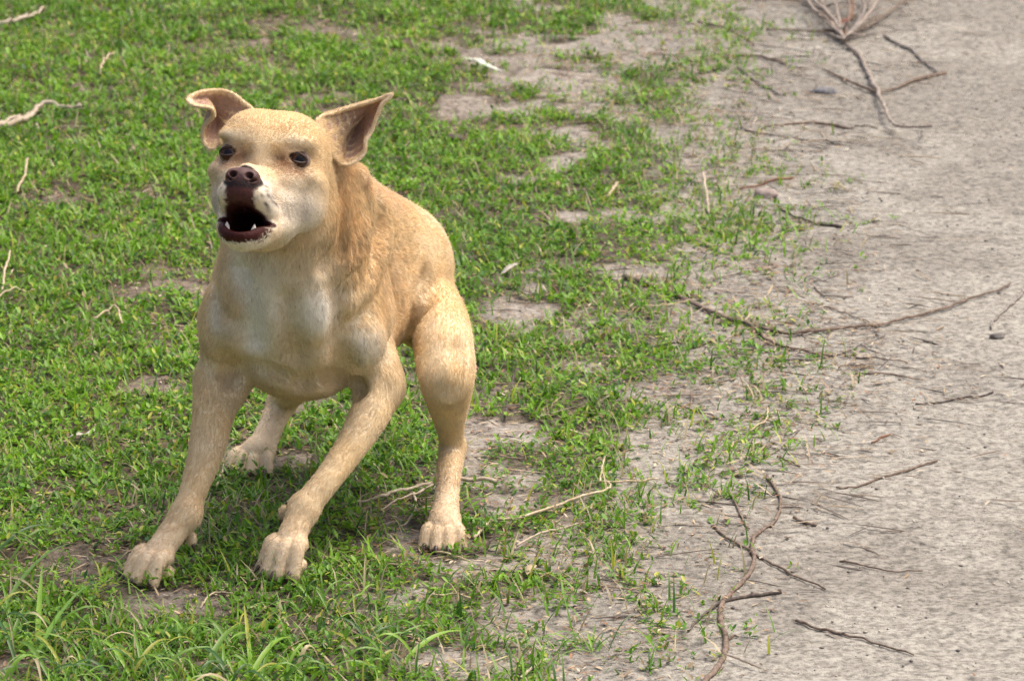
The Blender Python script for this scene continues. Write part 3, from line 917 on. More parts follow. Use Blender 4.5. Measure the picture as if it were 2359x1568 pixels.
# fur
def build_fur(N, seed=3):
    rs = np.random.RandomState(seed)
    T = np.concatenate([BF[:, [0, 1, 2]], BF[:, [0, 2, 3]]])
    area = .5 * np.linalg.norm(np.cross(BV[T[:, 1]] - BV[T[:, 0]], BV[T[:, 2]] - BV[T[:, 0]]), axis=1)
    ctr = BV[T].mean(1)
    dens = np.where(ctr[:, 1] > 6.02, .45, 1.0) * np.where(ctr[:, 2] > .36, 1.5, 1.0)
    fr = BN[T[:, 0]] @ CT
    dens *= np.where(fr < -.35, .35, 1.0)
    sk = SKIN[T].max(1)
    dens *= np.where(sk > .55, 0.0, 1.0) * (1 - .75 * INEARF[T].max(1))
    w = area * dens
    cdf = np.cumsum(w); cdf /= cdf[-1]
    ti = np.searchsorted(cdf, rs.rand(N))
    u, v = rs.rand(N), rs.rand(N)
    fl = u + v > 1; u[fl] = 1 - u[fl]; v[fl] = 1 - v[fl]
    bw = np.stack([1 - u - v, u, v], 1)
    def it(A): return (A[T[ti]] * (bw[:, :, None] if A.ndim == 2 else bw)).sum(1)
    p, n, fw, c = it(BV), it(BN), it(FLOW), it(COL)
    lx, lf, lu, head = it(LX), it(LF), it(LU), it(ISHEAD.astype(float))
    px, py = it(PX), it(PY)
    n /= np.linalg.norm(n, axis=1)[:, None]
    ln = np.full(N, .0066)
    ln = np.where(p[:, 2] < .20, .0060, ln)
    ln = np.where(p[:, 2] < .06, .0042, ln)
    ln = ln * (1 - head) + head * np.clip(.0050 - .0003 * (lf + 2), .0022, .0065)
    ln += (1 - head) * .0042 * np.exp(-(((px - 850) / 90) ** 2 + ((py - 560) / 150) ** 2))
    ln *= (1 - .5 * it(INEAR))
    ln *= rs.uniform(.65, 1.15, N)
    amp = .16 + .34 * np.exp(-(((px - 880) / 110) ** 2 + ((py - 600) / 170) ** 2)) * (1 - head)
    amp = amp * (1 - .6 * head)
    g = np.stack([vnoise(p + o, 75) - .5 for o in (0, 11.3, 23.1)], 1) * 2.0
    g2 = np.stack([vnoise(p + o, 260) - .5 for o in (5, 17.3, 31.1)], 1) * 1.2
    fw = fw / np.maximum(np.linalg.norm(fw, axis=1), 1e-9)[:, None]
    fw = fw + (g + g2) * amp[:, None] + rs.normal(0, .10, (N, 3))
    t = fw - (fw * n).sum(1)[:, None] * n
    t /= np.maximum(np.linalg.norm(t, axis=1), 1e-9)[:, None]
    lift = rs.uniform(.12, .50, N)[:, None] + .15 * (p[:, 2:3] < .22) + .35 * np.maximum(g[:, :1], 0) * amp[:, None]
    lift = lift * (1 + .5 * head[:, None]) + .12 * head[:, None]
    guard = rs.rand(N) < .035
    guard &= rs.rand(N) < np.where(p[:, 2] < .22, .35, 1.0)
    lift = np.where(guard[:, None], rs.uniform(.55, 1.0, N)[:, None], lift)
    ln = np.where(guard, ln * 1.25, ln)
    K = 4
    # neighbouring hairs gather into small locks
    lock = .16 + .44 * np.exp(-(((px - 850) / 130) ** 2 + ((py - 590) / 200) ** 2)) * (1 - head)
    nk = np.clip(np.exp(-(((px - 850) / 140) ** 2 + ((py - 590) / 210) ** 2)) * (1 - head), .06, 1)
    cell = np.floor((p + (vnoise(p, 200)[:, None] - .5) * .006) / np.array([.0058, .0058, .0072])).astype(np.int64)
    key = cell[:, 0] * 73856093 ^ cell[:, 1] * 19349663 ^ cell[:, 2] * 83492791
    _, inv = np.unique(key, return_inverse=True)
    cnt = np.bincount(inv)
    tip = p + ln[:, None] * (t * .92 + n * lift * .70)
    ct = np.stack([np.bincount(inv, tip[:, i]) / cnt for i in range(3)], 1)[inv]
    lv = rs.uniform(.80, 1.16, len(cnt))[inv]                     # each lock a little lighter or darker
    pts = np.zeros((N, K, 3), np.float32)
    for k in range(K):
        s = k / (K - 1)
        q = p - n * .0004 + ln[:, None] * (t * (s * .92) + n * lift * (1.25 * s - .55 * s * s))
        pts[:, k] = q + (ct - tip) * (lock * s ** 1.5)[:, None]
    var = (rs.uniform(.82, 1.14, N) * (1 + (lv - 1) * nk))[:, None]
    c = np.clip(c * var, 0, 1)
    c = np.where((rs.rand(N) < .08 * nk)[:, None], c * np.array([.62, .52, .42]), c)
    hc = bpy.data.hair_curves.new("fur")
    hc.add_curves([K] * N)
    hc.attributes["position"].data.foreach_set("vector", (pts - DO.astype(np.float32)).ravel())
    ra = hc.attributes.get("radius") or hc.attributes.new("radius", 'FLOAT', 'POINT')
    prof = np.array([.00016, .00015, .00011, .00003], np.float32)
    ra.data.foreach_set("value", (prof[None] * rs.uniform(.8, 1.2, N)[:, None]).astype(np.float32).ravel())
    ca = hc.attributes.new("col", 'FLOAT_COLOR', 'CURVE')
    c4 = np.ones((N, 4), np.float32); c4[:, :3] = c
    ca.data.foreach_set("color", c4.ravel())
    o = bpy.data.objects.new("fur", hc)
    col.objects.link(o)
    o.parent = dog
    m = bpy.data.materials.new("dog_fur"); m.use_nodes = True
    nt = m.node_tree
    for x in list(nt.nodes): nt.nodes.remove(x)
    out = nt.nodes.new("ShaderNodeOutputMaterial")
    at = nt.nodes.new("ShaderNodeAttribute"); at.attribute_name = "col"
    bs = nt.nodes.new("ShaderNodeBsdfPrincipled")
    bs.inputs["Roughness"].default_value = .55
    bs.inputs["Specular IOR Level"].default_value = .25
    tr = nt.nodes.new("ShaderNodeBsdfTranslucent")
    mx = nt.nodes.new("ShaderNodeMixShader"); mx.inputs[0].default_value = .32
    nt.links.new(at.outputs["Color"], bs.inputs["Base Color"])
    nt.links.new(at.outputs["Color"], tr.inputs["Color"])
    nt.links.new(bs.outputs[0], mx.inputs[1]); nt.links.new(tr.outputs[0], mx.inputs[2])
    nt.links.new(mx.outputs[0], out.inputs["Surface"])
    hc.materials.append(m)
    tag(o, kind="stuff")
    return o
fur = build_fur(340000)

# eyes
def uv_sphere(nu=32, nv=20):
    V, F = [], []
    for j in range(nv + 1):
        th = math.pi * j / nv
        for i in range(nu):
            ph = 2 * math.pi * i / nu
            V.append((math.sin(th) * math.cos(ph), math.cos(th), math.sin(th) * math.sin(ph)))   # pole = +Y = gaze
    for j in range(nv):
        for i in range(nu):
            a, b = j * nu + i, j * nu + (i + 1) % nu
            F.append((a, b, b + nu, a + nu))
    return np.array(V), np.array(F)
eye_mat = attr_mat("dog_eye", rough=.10, spec=.28)
es, ef = uv_sphere()
lid_mat, _, _, _ = new_mat('eyelid', (.040, .020, .014), .45, .4)
for e, sx in zip(EYES, (-1, 1)):
    ang = np.degrees(np.arccos(np.clip(es[:, 1], -1, 1)))
    c = np.tile(np.array((.20, .15, .12)), (len(es), 1))
    c[ang < 52] = (.045, .018, .008)
    c[ang < 45] = (.070, .028, .012)
    c[ang < 26] = (.003, .003, .003)
    gz = unit(hf + .10 * hr * sx - .12 * hu + .12 * CR)
    gr = unit(np.cross(gz, hu)); gu = np.cross(gr, gz)
    V = H(*e) + .0123 * (es[:, :1] * gr + es[:, 1:2] * gz + es[:, 2:] * gu)
    mesh_np("eye", V - DO, ef, eye_mat, dog, colors=c)

    ring = []
    for th in np.linspace(0, 2 * math.pi, 33)[:-1]:
        ex, ez = .0096 * math.cos(th), .0050 * math.sin(th) * (1.0 if math.sin(th) > 0 else .9)
        tl = R(-10) * sx
        ex, ez = ex * math.cos(tl) - ez * math.sin(tl), ex * math.sin(tl) + ez * math.cos(tl)
        ey = math.sqrt(0.0127 ** 2 - ex * ex - ez * ez)
        ring.append(H(*e) + ex * hr + ey * hf + ez * hu)
    ring = np.array(ring); nr_ = len(ring)
    cen = ring.mean(0)
    rv, rf_ = [], []
    for i in range(nr_):
        out_ = unit(ring[i] - cen); bk = -hf
        rr_ = .0017 if (ring[i] - cen) @ hu > 0 else .0013
        for j in range(8):
            a_ = 2 * math.pi * j / 8
            rv.append(ring[i] + rr_ * (math.cos(a_) * out_ * 1.3 + math.sin(a_) * bk))
            rf_.append((i * 8 + j, i * 8 + (j + 1) % 8, ((i + 1) % nr_) * 8 + (j + 1) % 8, ((i + 1) % nr_) * 8 + j))
    mesh_np("eyelid", np.array(rv) - DO, np.array(rf_), lid_mat, dog)

# nose
NF = Field(H(0, 7.6, -4.9) - .032, H(0, 7.6, -4.9) + .032, .0007)
def npx(c, rad, k=.003, M=None, op='u'):
    NF.add(ell(H(*c), np.array(rad) * .01, HM if M is None else M), k, op)
npx((0, 7.25, -4.80), (1.75, 1.35, 1.25), .004)
for sx in (-1, 1):
    npx((sx * 1.12, 7.40, -4.80), (.86, 1.15, .98), .004)
npx((0, 7.25, -5.95), (.75, 1.15, .95), .004)
for sx in (-1, 1):
    npx((sx * .88, 8.65, -4.70), (.44, .95, .40), .002, hrot(2, sx * -14), 's')
    npx((sx * 1.42, 8.35, -5.17), (.50, .55, .15), .002, hrot(1, sx * 25), 's')
NF.add(cone(H(0, 8.72, -4.85), H(0, 8.5, -6.75), .0008, .0009), .0015, 's')
nv, nf = NF.mesh()
nose_mat, nn, nl, nb = new_mat("dog_nose", (.095, .045, .038), .45, .4)
vt = nn.new("ShaderNodeTexVoronoi"); vt.inputs["Scale"].default_value = 900
gg = nn.new("ShaderNodeNewGeometry"); nl.new(gg.outputs["Position"], vt.inputs["Vector"])
bpn = nn.new("ShaderNodeBump"); bpn.inputs["Strength"].default_value = .5; bpn.inputs["Distance"].default_value = .0006
nl.new(vt.outputs[0], bpn.inputs["Height"]); nl.new(bpn.outputs[0], nb.inputs["Normal"])
mesh_np("nose", nv - DO, nf, nose_mat, dog)

# teeth, tongue, claws
def spike(base, tip, r0, bend=None, n=10, m=6):
    base, tip = np.asarray(base, float), np.asarray(tip, float)
    ax = unit(tip - base); s = unit(np.cross(ax, (0.3, .9, .2))); t = np.cross(ax, s)
    V, F = [], []
    L = np.linalg.norm(tip - base)
    for j in range(m + 1):
        q = j / m
        ctr = base + (tip - base) * q + (0 if bend is None else np.asarray(bend) * 4 * q * (1 - q))
        r = r0 * (1 - q ** 2.6) + 1e-5
        for i in range(n):
            a = 2 * math.pi * i / n
            V.append(ctr + r * (math.cos(a) * s + math.sin(a) * t))
    for j in range(m):
        for i in range(n):
            a, b = j * n + i, j * n + (i + 1) % n
            F.append((a, b, b + n, a + n))
    return np.array(V), np.array(F)
tooth_mat, _, _, _ = new_mat("tooth", (.70, .64, .52), .25, .5)
for sx in (-1, 1):
    v, f = spike(H(sx * 1.52, 4.9, -10.3), H(sx * 1.60, 5.15, -9.35), .0034, bend=-hf * .0008)
    mesh_np("tooth", v - DO, f, tooth_mat, dog)
TF = Field(H(0, 1, -9.4) - .05, H(0, 1, -9.4) + .05, .002)
TF.add(ell(H(0, -.2, -10.3), (.016, .040, .006), MJ), .004)
tv, tf = TF.mesh()
tongue_mat, _, _, _ = new_mat("tongue", (.16, .035, .035), .4, .4)
mesh_np("tongue", tv - DO, tf, tongue_mat, dog)
claw_mat, _, _, _ = new_mat("claw", (.055, .035, .028), .35, .5)
for p, d in claws:
    v, f = spike(p - d * .003, p + d * .0110, .0030, bend=np.array([0, 0, .0014]))
    v[:, 2] = np.maximum(v[:, 2], .0015)
    mesh_np("claw", v - DO, f, claw_mat, dog)
# dark toe pads under the tips
pad_mat, _, _, _ = new_mat("pad", (.075, .045, .040), .7, .3)
ps, pf = uv_sphere(14, 9)
for p, d in claws[:16]:
    f_ = unit(np.array([d[0], d[1], 0])); s_ = np.array([-f_[1], f_[0], 0])
    c_ = np.array([p[0], p[1], 0]) - f_ * .0045 + np.array([0, 0, .0052])
    V = c_ + ps[:, :1] * s_ * .0066 + ps[:, 1:2] * f_ * .0085 + ps[:, 2:] * np.array([0, 0, .0050])
    mesh_np("pad", V - DO, pf, pad_mat, dog)
# whiskers
def tube(pts, rad, n=6):
    pts = np.array(pts, float); m = len(pts)
    rad = np.broadcast_to(rad, (m,))
    tg = np.gradient(pts, axis=0); tg /= np.linalg.norm(tg, axis=1)[:, None]
    ref = np.array([.13, .21, 1.0])
    if abs(unit(tg.mean(0)) @ unit(ref)) > .9: ref = np.array([1., .2, .1])
    s = np.cross(tg, ref); s /= np.linalg.norm(s, axis=1)[:, None]
    t = np.cross(tg, s)
    a = 2 * math.pi * np.arange(n) / n
    V = pts[:, None] + rad[:, None, None] * (np.cos(a)[None, :, None] * s[:, None] + np.sin(a)[None, :, None] * t[:, None])
    V = V.reshape(-1, 3)
    F = []
    for j in range(m - 1):
        for i in range(n):
            a_, b_ = j * n + i, j * n + (i + 1) % n
            F.append((a_, b_, b_ + n, a_ + n))
    V = np.vstack([V, pts[0], pts[-1]])
    k0, k1 = m * n, m * n + 1
    for i in range(n):
        F.append((k0, (i + 1) % n, i, i)); F.append((k1, (m - 1) * n + i, (m - 1) * n + (i + 1) % n, (m - 1) * n + (i + 1) % n))
    return V, np.array(F)
wh_mat, _, _, _ = new_mat("whisker", (.30, .25, .20), .4)
rw = random.Random(4)
for sx in (-1, 1):
    for i in range(7):
        a = H(sx * (2.5 + rw.uniform(-.2, .5)), 4.6 + rw.uniform(-1, 1.3), -5.6 + rw.uniform(-1.2, 1))
        d = unit(sx * hr + hf * rw.uniform(-.5, .3) + hu * rw.uniform(-.7, .2))
        L = rw.uniform(.018, .034)
        q = [a + d * L * s + np.array([0, 0, -.004]) * s * s for s in np.linspace(0, 1, 6)]
        v, f = tube(q, np.linspace(.00022, .00006, 6), 4)
        f = f[[len(set(r)) == 4 for r in f.tolist()]]
        mesh_np("whisker", v - DO, f, wh_mat, dog)
# ================================================================== twigs, stalks, tufts and stones on the ground
def wood_mat(name, c0, c1):
    m, n, l, b = new_mat(name, rough=.85, spec=.15)
    g = n.new("ShaderNodeNewGeometry")
    t = n.new("ShaderNodeTexNoise"); t.inputs["Scale"].default_value = 160; t.inputs["Detail"].default_value = 4
    l.new(g.outputs["Position"], t.inputs["Vector"])
    r = n.new("ShaderNodeValToRGB"); r.color_ramp.elements[0].position = .35; r.color_ramp.elements[0].color = (*c0, 1)
    r.color_ramp.elements[1].position = .68; r.color_ramp.elements[1].color = (*c1, 1)
    l.new(t.outputs[0], r.inputs[0]); l.new(r.outputs[0], b.inputs["Base Color"])
    bp = n.new("ShaderNodeBump"); bp.inputs["Strength"].default_value = .7; bp.inputs["Distance"].default_value = .001
    l.new(t.outputs[0], bp.inputs["Height"]); l.new(bp.outputs[0], b.inputs["Normal"])
    return m
WOOD = {"grey": wood_mat("grey_bark", (.16, .14, .125), (.34, .305, .27)), "brown": wood_mat("brown_bark", (.13, .095, .072), (.27, .21, .165)),
        "dark": wood_mat("dark_bark", (.06, .048, .042), (.15, .125, .105)), "straw": wood_mat("dry_straw", (.40, .31, .19), (.62, .53, .38)),
        "pale": wood_mat("weathered_stalk", (.36, .29, .21), (.56, .48, .38)), "bush": wood_mat("bush_bark", (.20, .165, .14), (.44, .38, .32)), "red": wood_mat("reddish_bark", (.16, .075, .045), (.30, .17, .11))}

def path3(pts, r, lift=None, arch=0.0):
    """ground points under a stick, smoothed, lying on the soil"""
    q = np.array([G(x, y) for x, y in pts])
    q = spline([(p, r) for p in q], 6)[:, :3] if len(q) > 2 else np.array([q[0] + (q[1] - q[0]) * t for t in np.linspace(0, 1, 7)])
    t = np.linspace(0, 1, len(q))
    q[:, 2] = ground_height(q[:, 0], q[:, 1]) + r * .95 + .0008 + arch * np.sin(np.pi * t)
    if lift is not None:
        q[:, 2] += np.interp(t, np.linspace(0, 1, len(lift)), lift)
    return q

def clean(v, f):
    return v, f
def stick_mesh(q, r0, r1, seed=0, knots=True, n=7):
    rs = np.random.RandomState(seed)
    t = np.linspace(0, 1, len(q))
    rad = (r0 + (r1 - r0) * t) * (1 + .14 * rs.randn(len(q)) * knots)
    q = q + rs.randn(*q.shape) * np.array([1, 1, .2]) * r0 * .25
    return tube(q, np.maximum(rad, .0003), n)
def tri_fix(f):
    """split the tube's quads and caps into triangles"""
    out = []
    for a, b, c, d in f.tolist():
        out.append((a, b, c))
        if d != c: out.append((a, c, d))
    return np.array(out)
_seed = [100]
def stick(name, label, cat, group, pts, r0, r1, wood, side=(), arch=0.0, lift=None):
    """one stick lying on the ground; side = [(points, r0, r1)] are its branchlets"""
    _seed[0] += 1
    c = G(*pts[len(pts) // 2]); c[2] = 0
    v, f = stick_mesh(path3(pts, r0, lift, arch), r0, r1, _seed[0], wood not in ("straw", "pale"))
    if not side:
        o = mesh_np(name, v - c, tri_fix(f), WOOD[wood])
        o.location = c
    else:
        o = empty(name, c)
        mesh_np("stem", v - c, tri_fix(f), WOOD[wood], o)
        for k, s in enumerate(side):
            v, f = stick_mesh(path3(s[0], s[1], s[3] if len(s) > 3 else None), s[1], s[2], _seed[0] * 7 + k)
            mesh_np("branchlet", v - c, tri_fix(f), WOOD[wood], o)
    tag(o, label, cat, group)
    return o

TW = "twigs lying on the sandy path"
ST = "dry stalks lying in the grass"
stick("branch", "long thin grey branch curving across the sandy path at mid height, forked midway", "branch", TW,
      [(1436, 641), (1528, 676), (1606, 708), (1664, 731), (1729, 750), (1775, 768), (1866, 773), (1957, 762), (2022, 756), (2087, 741), (2165, 719), (2230, 695), (2295, 676), (2326, 658)], .0036, .0014, "brown",
      side=[([(1729, 750), (1775, 790), (1840, 809), (1918, 826)], .0026, .0013), ([(1853, 698), (1905, 711), (1963, 734), (2022, 756)], .0013, .0008)])
stick("twig", "forked grey twig just below the middle of the long curved branch", "twig", TW, [(1780, 829), (1860, 831), (1918, 824), (1983, 799), (2038, 779)], .0017, .0010, "grey",
      side=[([(1983, 799), (2015, 812), (2040, 822)], .0009, .0006)])
stick("twig", "grey twig cut by the right picture edge beside the long curved branch", "twig", TW, [(2372, 655), (2352, 682), (2321, 711), (2288, 744), (2281, 764)], .0024, .0012, "grey")
stick("twig", "short thin twig, uppermost of three parallel ones below the forked grey twig", "twig", TW, [(1970, 828), (2035, 831), (2090, 838)], .0012, .0008, "brown")
stick("twig", "faint straight twig, middle one of three parallel ones below the forked grey twig", "twig", TW, [(1957, 845), (2030, 846), (2102, 850)], .0010, .0006, "grey")
stick("twig", "thin twig, lowest of three parallel ones below the forked grey twig", "twig", TW, [(1970, 864), (2048, 867), (2126, 878)], .0013, .0008, "brown")
stick("twig", "slim lone twig near the right edge, pointing up to the right", "twig", TW, [(2108, 933), (2150, 931), (2197, 925), (2250, 916), (2287, 906)], .0012, .0014, "dark")
stick("twig", "lone wavy twig on open sand in the right lower half", "twig", TW, [(1924, 1128), (1970, 1125), (2015, 1108), (2067, 1092), (2119, 1072), (2158, 1061)], .0012, .0014, "brown")
stick("branch", "long wavy grey-brown twig running down to the bottom edge along the sand border", "branch", TW,
      [(1765, 1100), (1796, 1153), (1788, 1199), (1742, 1235), (1731, 1264), (1736, 1296), (1710, 1342), (1681, 1374), (1662, 1407), (1660, 1439), (1672, 1485), (1658, 1530), (1625, 1570), (1600, 1605)], .0018, .0038, "brown",
      side=[([(1788, 1175), (1815, 1172), (1850, 1178)], .0009, .0007), ([(1672, 1480), (1690, 1472), (1700, 1476)], .0016, .0010)])
stick("twig", "short crooked twig meeting the bend of the long wavy twig from above", "twig", TW, [(1675, 1128), (1697, 1173), (1708, 1196), (1724, 1222)], .0013, .0016, "brown")
stick("twig", "straight brown twig crossing under the long wavy twig", "twig", TW, [(1638, 1216), (1684, 1248), (1762, 1290), (1814, 1316), (1900, 1363)], .0018, .0012, "brown")
stick("twig", "dark thick twig with a broken end beside the long wavy twig near the bottom", "twig", TW, [(1585, 1462), (1619, 1423), (1664, 1397), (1729, 1381), (1798, 1370)], .0012, .0026, "dark")
stick("twig", "straight thin twig near the bottom edge on open sand", "twig", TW, [(1833, 1435), (1905, 1459), (1989, 1478), (2104, 1518)], .0018, .0010, "brown")
stick("twig", "thin horizontal twig on the sand right of the long wavy twig", "twig", TW, [(1934, 1292), (2002, 1306), (2054, 1315), (2126, 1316)], .0013, .0008, "brown")
stick("twig", "grey twig slanting from the sparse weeds up onto the sand at centre right", "twig", TW, [(1550, 1123), (1664, 1092), (1729, 1069), (1781, 1043), (1807, 1020), (1842, 989)], .0009, .0020, "grey",
      side=[([(1690, 1014), (1740, 1024), (1788, 1034)], .0008, .0010)])
stick("twig", "short straight twig above the forked grey twig, nearest the top of the litter", "twig", TW, [(1872, 655), (1900, 648), (1933, 637)], .0013, .0009, "grey")
stick("twig", "short bent twig above the long curved branch, on bare sand", "twig", TW, [(1874, 662), (1898, 684), (1930, 688), (1966, 690)], .0011, .0008, "brown")
stick("twig", "thin dark twig among sparse weeds under the left end of the long curved branch", "twig", TW, [(1528, 800), (1593, 795), (1630, 788), (1660, 779)], .0011, .0008, "dark")
stick("twig", "stubby brown stick right of the bend of the long wavy twig", "twig", TW, [(1827, 1198), (1850, 1205), (1880, 1213)], .0022, .0018, "brown")
stick("twig", "short brown twig pointing down right near the slanting grey twig", "twig", TW, [(1790, 1052), (1815, 1062), (1842, 1076)], .0012, .0010, "brown")
stick("twig", "tiny brown twig on open sand above the lone wavy twig", "twig", TW, [(2008, 1018), (2030, 1008), (2050, 997)], .0014, .0010, "red")
stick("twig", "dark twig in the sparse weeds left of the sand, at mid height", "twig", TW, [(1560, 936), (1600, 944), (1645, 962)], .0013, .0009, "dark")
# top right: torn-out dry bush and its twigs
bush_c = G(1944, 110)
bush = empty("dry_bush", bush_c)
tag(bush, "uprooted dry bush of tangled pale branches at the top edge of the path", "bush")
def bpart(nm, pts, r0, r1, wood, zs):
    _seed[0] += 1
    q = np.array([G(x, y) for x, y in pts])
    q[:, 2] = 0
    q = spline([(p, r0) for p in q], 6)[:, :3]
    t = np.linspace(0, 1, len(q))
    q[:, 2] = r0 * .7 + np.interp(t, np.linspace(0, 1, len(zs)), zs)
    v, f = stick_mesh(q, r0, r1, _seed[0])
    mesh_np(nm, v - bush_c, tri_fix(f), WOOD[wood], bush)
bpart("stem", [(1946, 112), (1981, 139), (2000, 181), (2019, 219), (2035, 266), (2050, 296), (2073, 316), (2112, 327), (2146, 330)], .0042, .0020, "bush", [.004, .004, .004, .012, .010, .02, .026])
bpart("branch", [(2019, 219), (1981, 204), (1943, 187), (1896, 165)], .0030, .0022, "brown", [.003, .002, .002])
bpart("branch", [(2019, 222), (2066, 208), (2104, 192), (2140, 182), (2178, 174)], .0018, .0042, "brown", [.003, .004, .002])
bpart("branch", [(1944, 108), (1920, 82), (1880, 60), (1860, 35), (1866, 8), (1890, -20)], .0042, .0022, "bush", [.006, .02, .03, .03])
bpart("branch", [(1944, 108), (1915, 70), (1872, 42), (1868, 22), (1898, 6), (1935, 0)], .0034, .0020, "bush", [.01, .03, .045, .05])
bpart("branch", [(1944, 106), (1985, 75), (2015, 44), (2036, 10), (2046, -25)], .0042, .0026, "bush", [.008, .02, .03, .05])
bpart("branch", [(1944, 106), (1956, 62), (1942, 32), (1934, -8)], .0034, .0020, "brown", [.01, .05, .06])
bpart("branch", [(1940, 104), (1925, 58), (1906, 34), (1912, -10)], .0030, .0020, "bush", [.01, .04, .05])
bpart("branch", [(1946, 106), (1990, 62), (1970, 30), (1992, -12)], .0028, .0018, "grey", [.01, .04, .05])
bpart("branch", [(1930, 96), (1905, 45), (1850, 18), (1790, 10), (1735, 8)], .0024, .0012, "brown", [.004, .01, .004])
bpart("branch", [(1985, 78), (2040, 45), (2080, 15), (2120, -5)], .0022, .0014, "brown", [.004, .008, .002])
bpart("branch", [(1950, 96), (2000, 84), (2060, 78), (2110, 70)], .0018, .0010, "grey", [.002, .003, .002])
bpart("branch", [(1923, 76), (1880, 78), (1835, 76), (1766, 73)], .0026, .0016, "brown", [.002, .003, .002])
bpart("branch", [(1936, 100), (1965, 56), (1950, 40), (1962, 10)], .0022, .0014, "red", [.01, .04, .05])
for k, (a, b_) in enumerate((((1890, 50), (1930, 20)), ((1910, 30), (1985, 40)), ((1870, 20), (1950, 60)), ((1990, 20), (1930, 50)), ((2010, 30), (1960, -10)), ((1900, 0), (1950, 25)))):
    bpart("branch", [a, ((a[0] + b_[0]) / 2 + 8, (a[1] + b_[1]) / 2 - 6), b_], .0016, .0010, ("bush", "brown", "grey")[k % 3], [.03, .055, .04])
for k, (a, b_, c_) in enumerate((((1944, 104), (1890, 70), (1850, 60)), ((1944, 104), (1900, 88), (1860, 92)), ((1950, 100), (2010, 72), (2050, 40)), ((1950, 104), (1996, 92), (2030, 66)), ((1930, 80), (1880, 30), (1830, -10)),
        ((1970, 80), (1985, 40), (2015, -5)), ((1900, 60), (1880, 10), (1905, -20)), ((1915, 60), (1955, 44), (1990, 55)), ((1880, 40), (1920, 46), (1965, 30)), ((1960, 66), (2000, 40), (1985, 5)), ((1944, 110), (1960, 118), (1990, 112)), ((1940, 108), (1910, 118), (1880, 112)))):
    bpart("branch", [a, b_, c_], .0022, .0012, ("brown", "bush", "grey")[k % 3], [.012, .03, .022])
TT = "twigs scattered at the top of the path"
stick("twig", "long grey twig slanting down right beside the uprooted dry bush", "twig", TT, [(2036, 86), (2066, 104), (2100, 119), (2127, 146), (2156, 170)], .0030, .0020, "grey")
stick("twig", "brown twig at the sand edge, bent near its left end, upper middle right", "twig", TT, [(1735, 310), (1769, 291), (1796, 287), (1835, 284), (1873, 283), (1912, 289), (1964, 297)], .0014, .0024, "brown")
stick("twig", "thin pale twig below the bent brown twig at the sand edge", "twig", TT, [(1716, 301), (1777, 315), (1835, 319), (1893, 327), (1964, 331)], .0017, .0012, "grey")
stick("twig", "thin twig at the very top left of the sandy path", "twig", TT, [(1606, 57), (1642, 63), (1681, 73), (1737, 107)], .0020, .0014, "brown")
stick("twig", "thick crumbly brown twig in low weeds left of the uprooted bush", "twig", TT, [(1646, 134), (1700, 134), (1758, 138), (1810, 156)], .0030, .0020, "brown")
stick("twig", "grey twig sloping down right below the thick crumbly brown twig", "twig", TT, [(1698, 161), (1750, 196), (1798, 224)], .0021, .0016, "grey")
stick("twig", "reddish-ended twig on the sand edge beside the flat grey-brown stone", "twig", TT, [(1700, 438), (1758, 425), (1795, 418), (1829, 413)], .0013, .0024, "red")
stick("twig", "dark knobbly twig below the stone at the sand edge", "twig", TT, [(1790, 476), (1835, 500), (1873, 512), (1937, 524)], .0014, .0022, "dark",
      side=[([(1835, 500), (1846, 518), (1842, 530)], .0012, .0009)])
stick("twig", "short thin twig level with the end of the dry bush's long stem", "twig", TT, [(1968, 290), (1995, 293), (2021, 299)], .0013, .0010, "brown")
# pale stalks in the green
stick("dry_stalk", "thick pale forked stalk in the grass at the left edge, level with the ears", "stalk", ST, [(-30, 328), (0, 320), (42, 308), (70, 296), (86, 275), (115, 270), (150, 273), (189, 274)], .0052, .0030, "pale",
      side=[([(-20, 322), (0, 312), (35, 294), (66, 279)], .0042, .0026, [.006, .012, .008]), ([(80, 290), (88, 300), (87, 309)], .0028, .0018)], lift=[.012, .014, .012])
stick("dry_stalk", "pale crooked stalk at the upper left edge of the grass", "stalk", ST, [(-20, 80), (0, 77), (49, 70), (77, 56), (105, 38)], .0036, .0024, "pale",
      side=[([(28, 66), (48, 58), (64, 54)], .0024, .0018, [.012, .014])], lift=[.012, .016, .010])
stick("dry_stalk", "small bent pale stalk standing in the grass left of the dog's folded ear", "stalk", ST, [(231, 192), (238, 172), (262, 149)], .0022, .0016, "straw", lift=[.012, .022, .020])
stick("dry_stalk", "pale stalk in the grass at the left, above the bare patch", "stalk", ST, [(35, 458), (56, 437), (65, 395)], .0022, .0016, "straw", lift=[.010, .020, .018])
stick("dry_stalk", "upright yellow stalk at the left edge, level with the dog's chest", "stalk", ST, [(6, 693), (14, 657), (24, 621)], .0020, .0014, "straw", lift=[.010, .022, .024])
stick("dry_stalk", "sharply bent straw left of the dog's shoulder", "stalk", ST, [(216, 757), (264, 741), (281, 766)], .0014, .0014, "straw", lift=[.012, .020, .012])
stick("dry_stalk", "long thin straw reaching in from the left edge below the upright yellow stalk", "stalk", ST, [(-10, 712), (30, 700), (82, 688)], .0014, .0010, "straw", lift=[.012, .016, .012])
stick("dry_stalk", "long pale stalk passing behind the dog's near hind leg", "stalk", ST, [(784, 1185), (830, 1173), (875, 1170), (924, 1155), (998, 1140), (1064, 1128), (1143, 1131)], .0015, .0028, "pale",
      side=[([(875, 1193), (924, 1170), (960, 1156), (998, 1142)], .0010, .0014, [.008, .012]), ([(952, 1152), (957, 1184), (951, 1206), (922, 1227)], .0018, .0014, [.008, .006, .004])], lift=[.006, .013, .012])
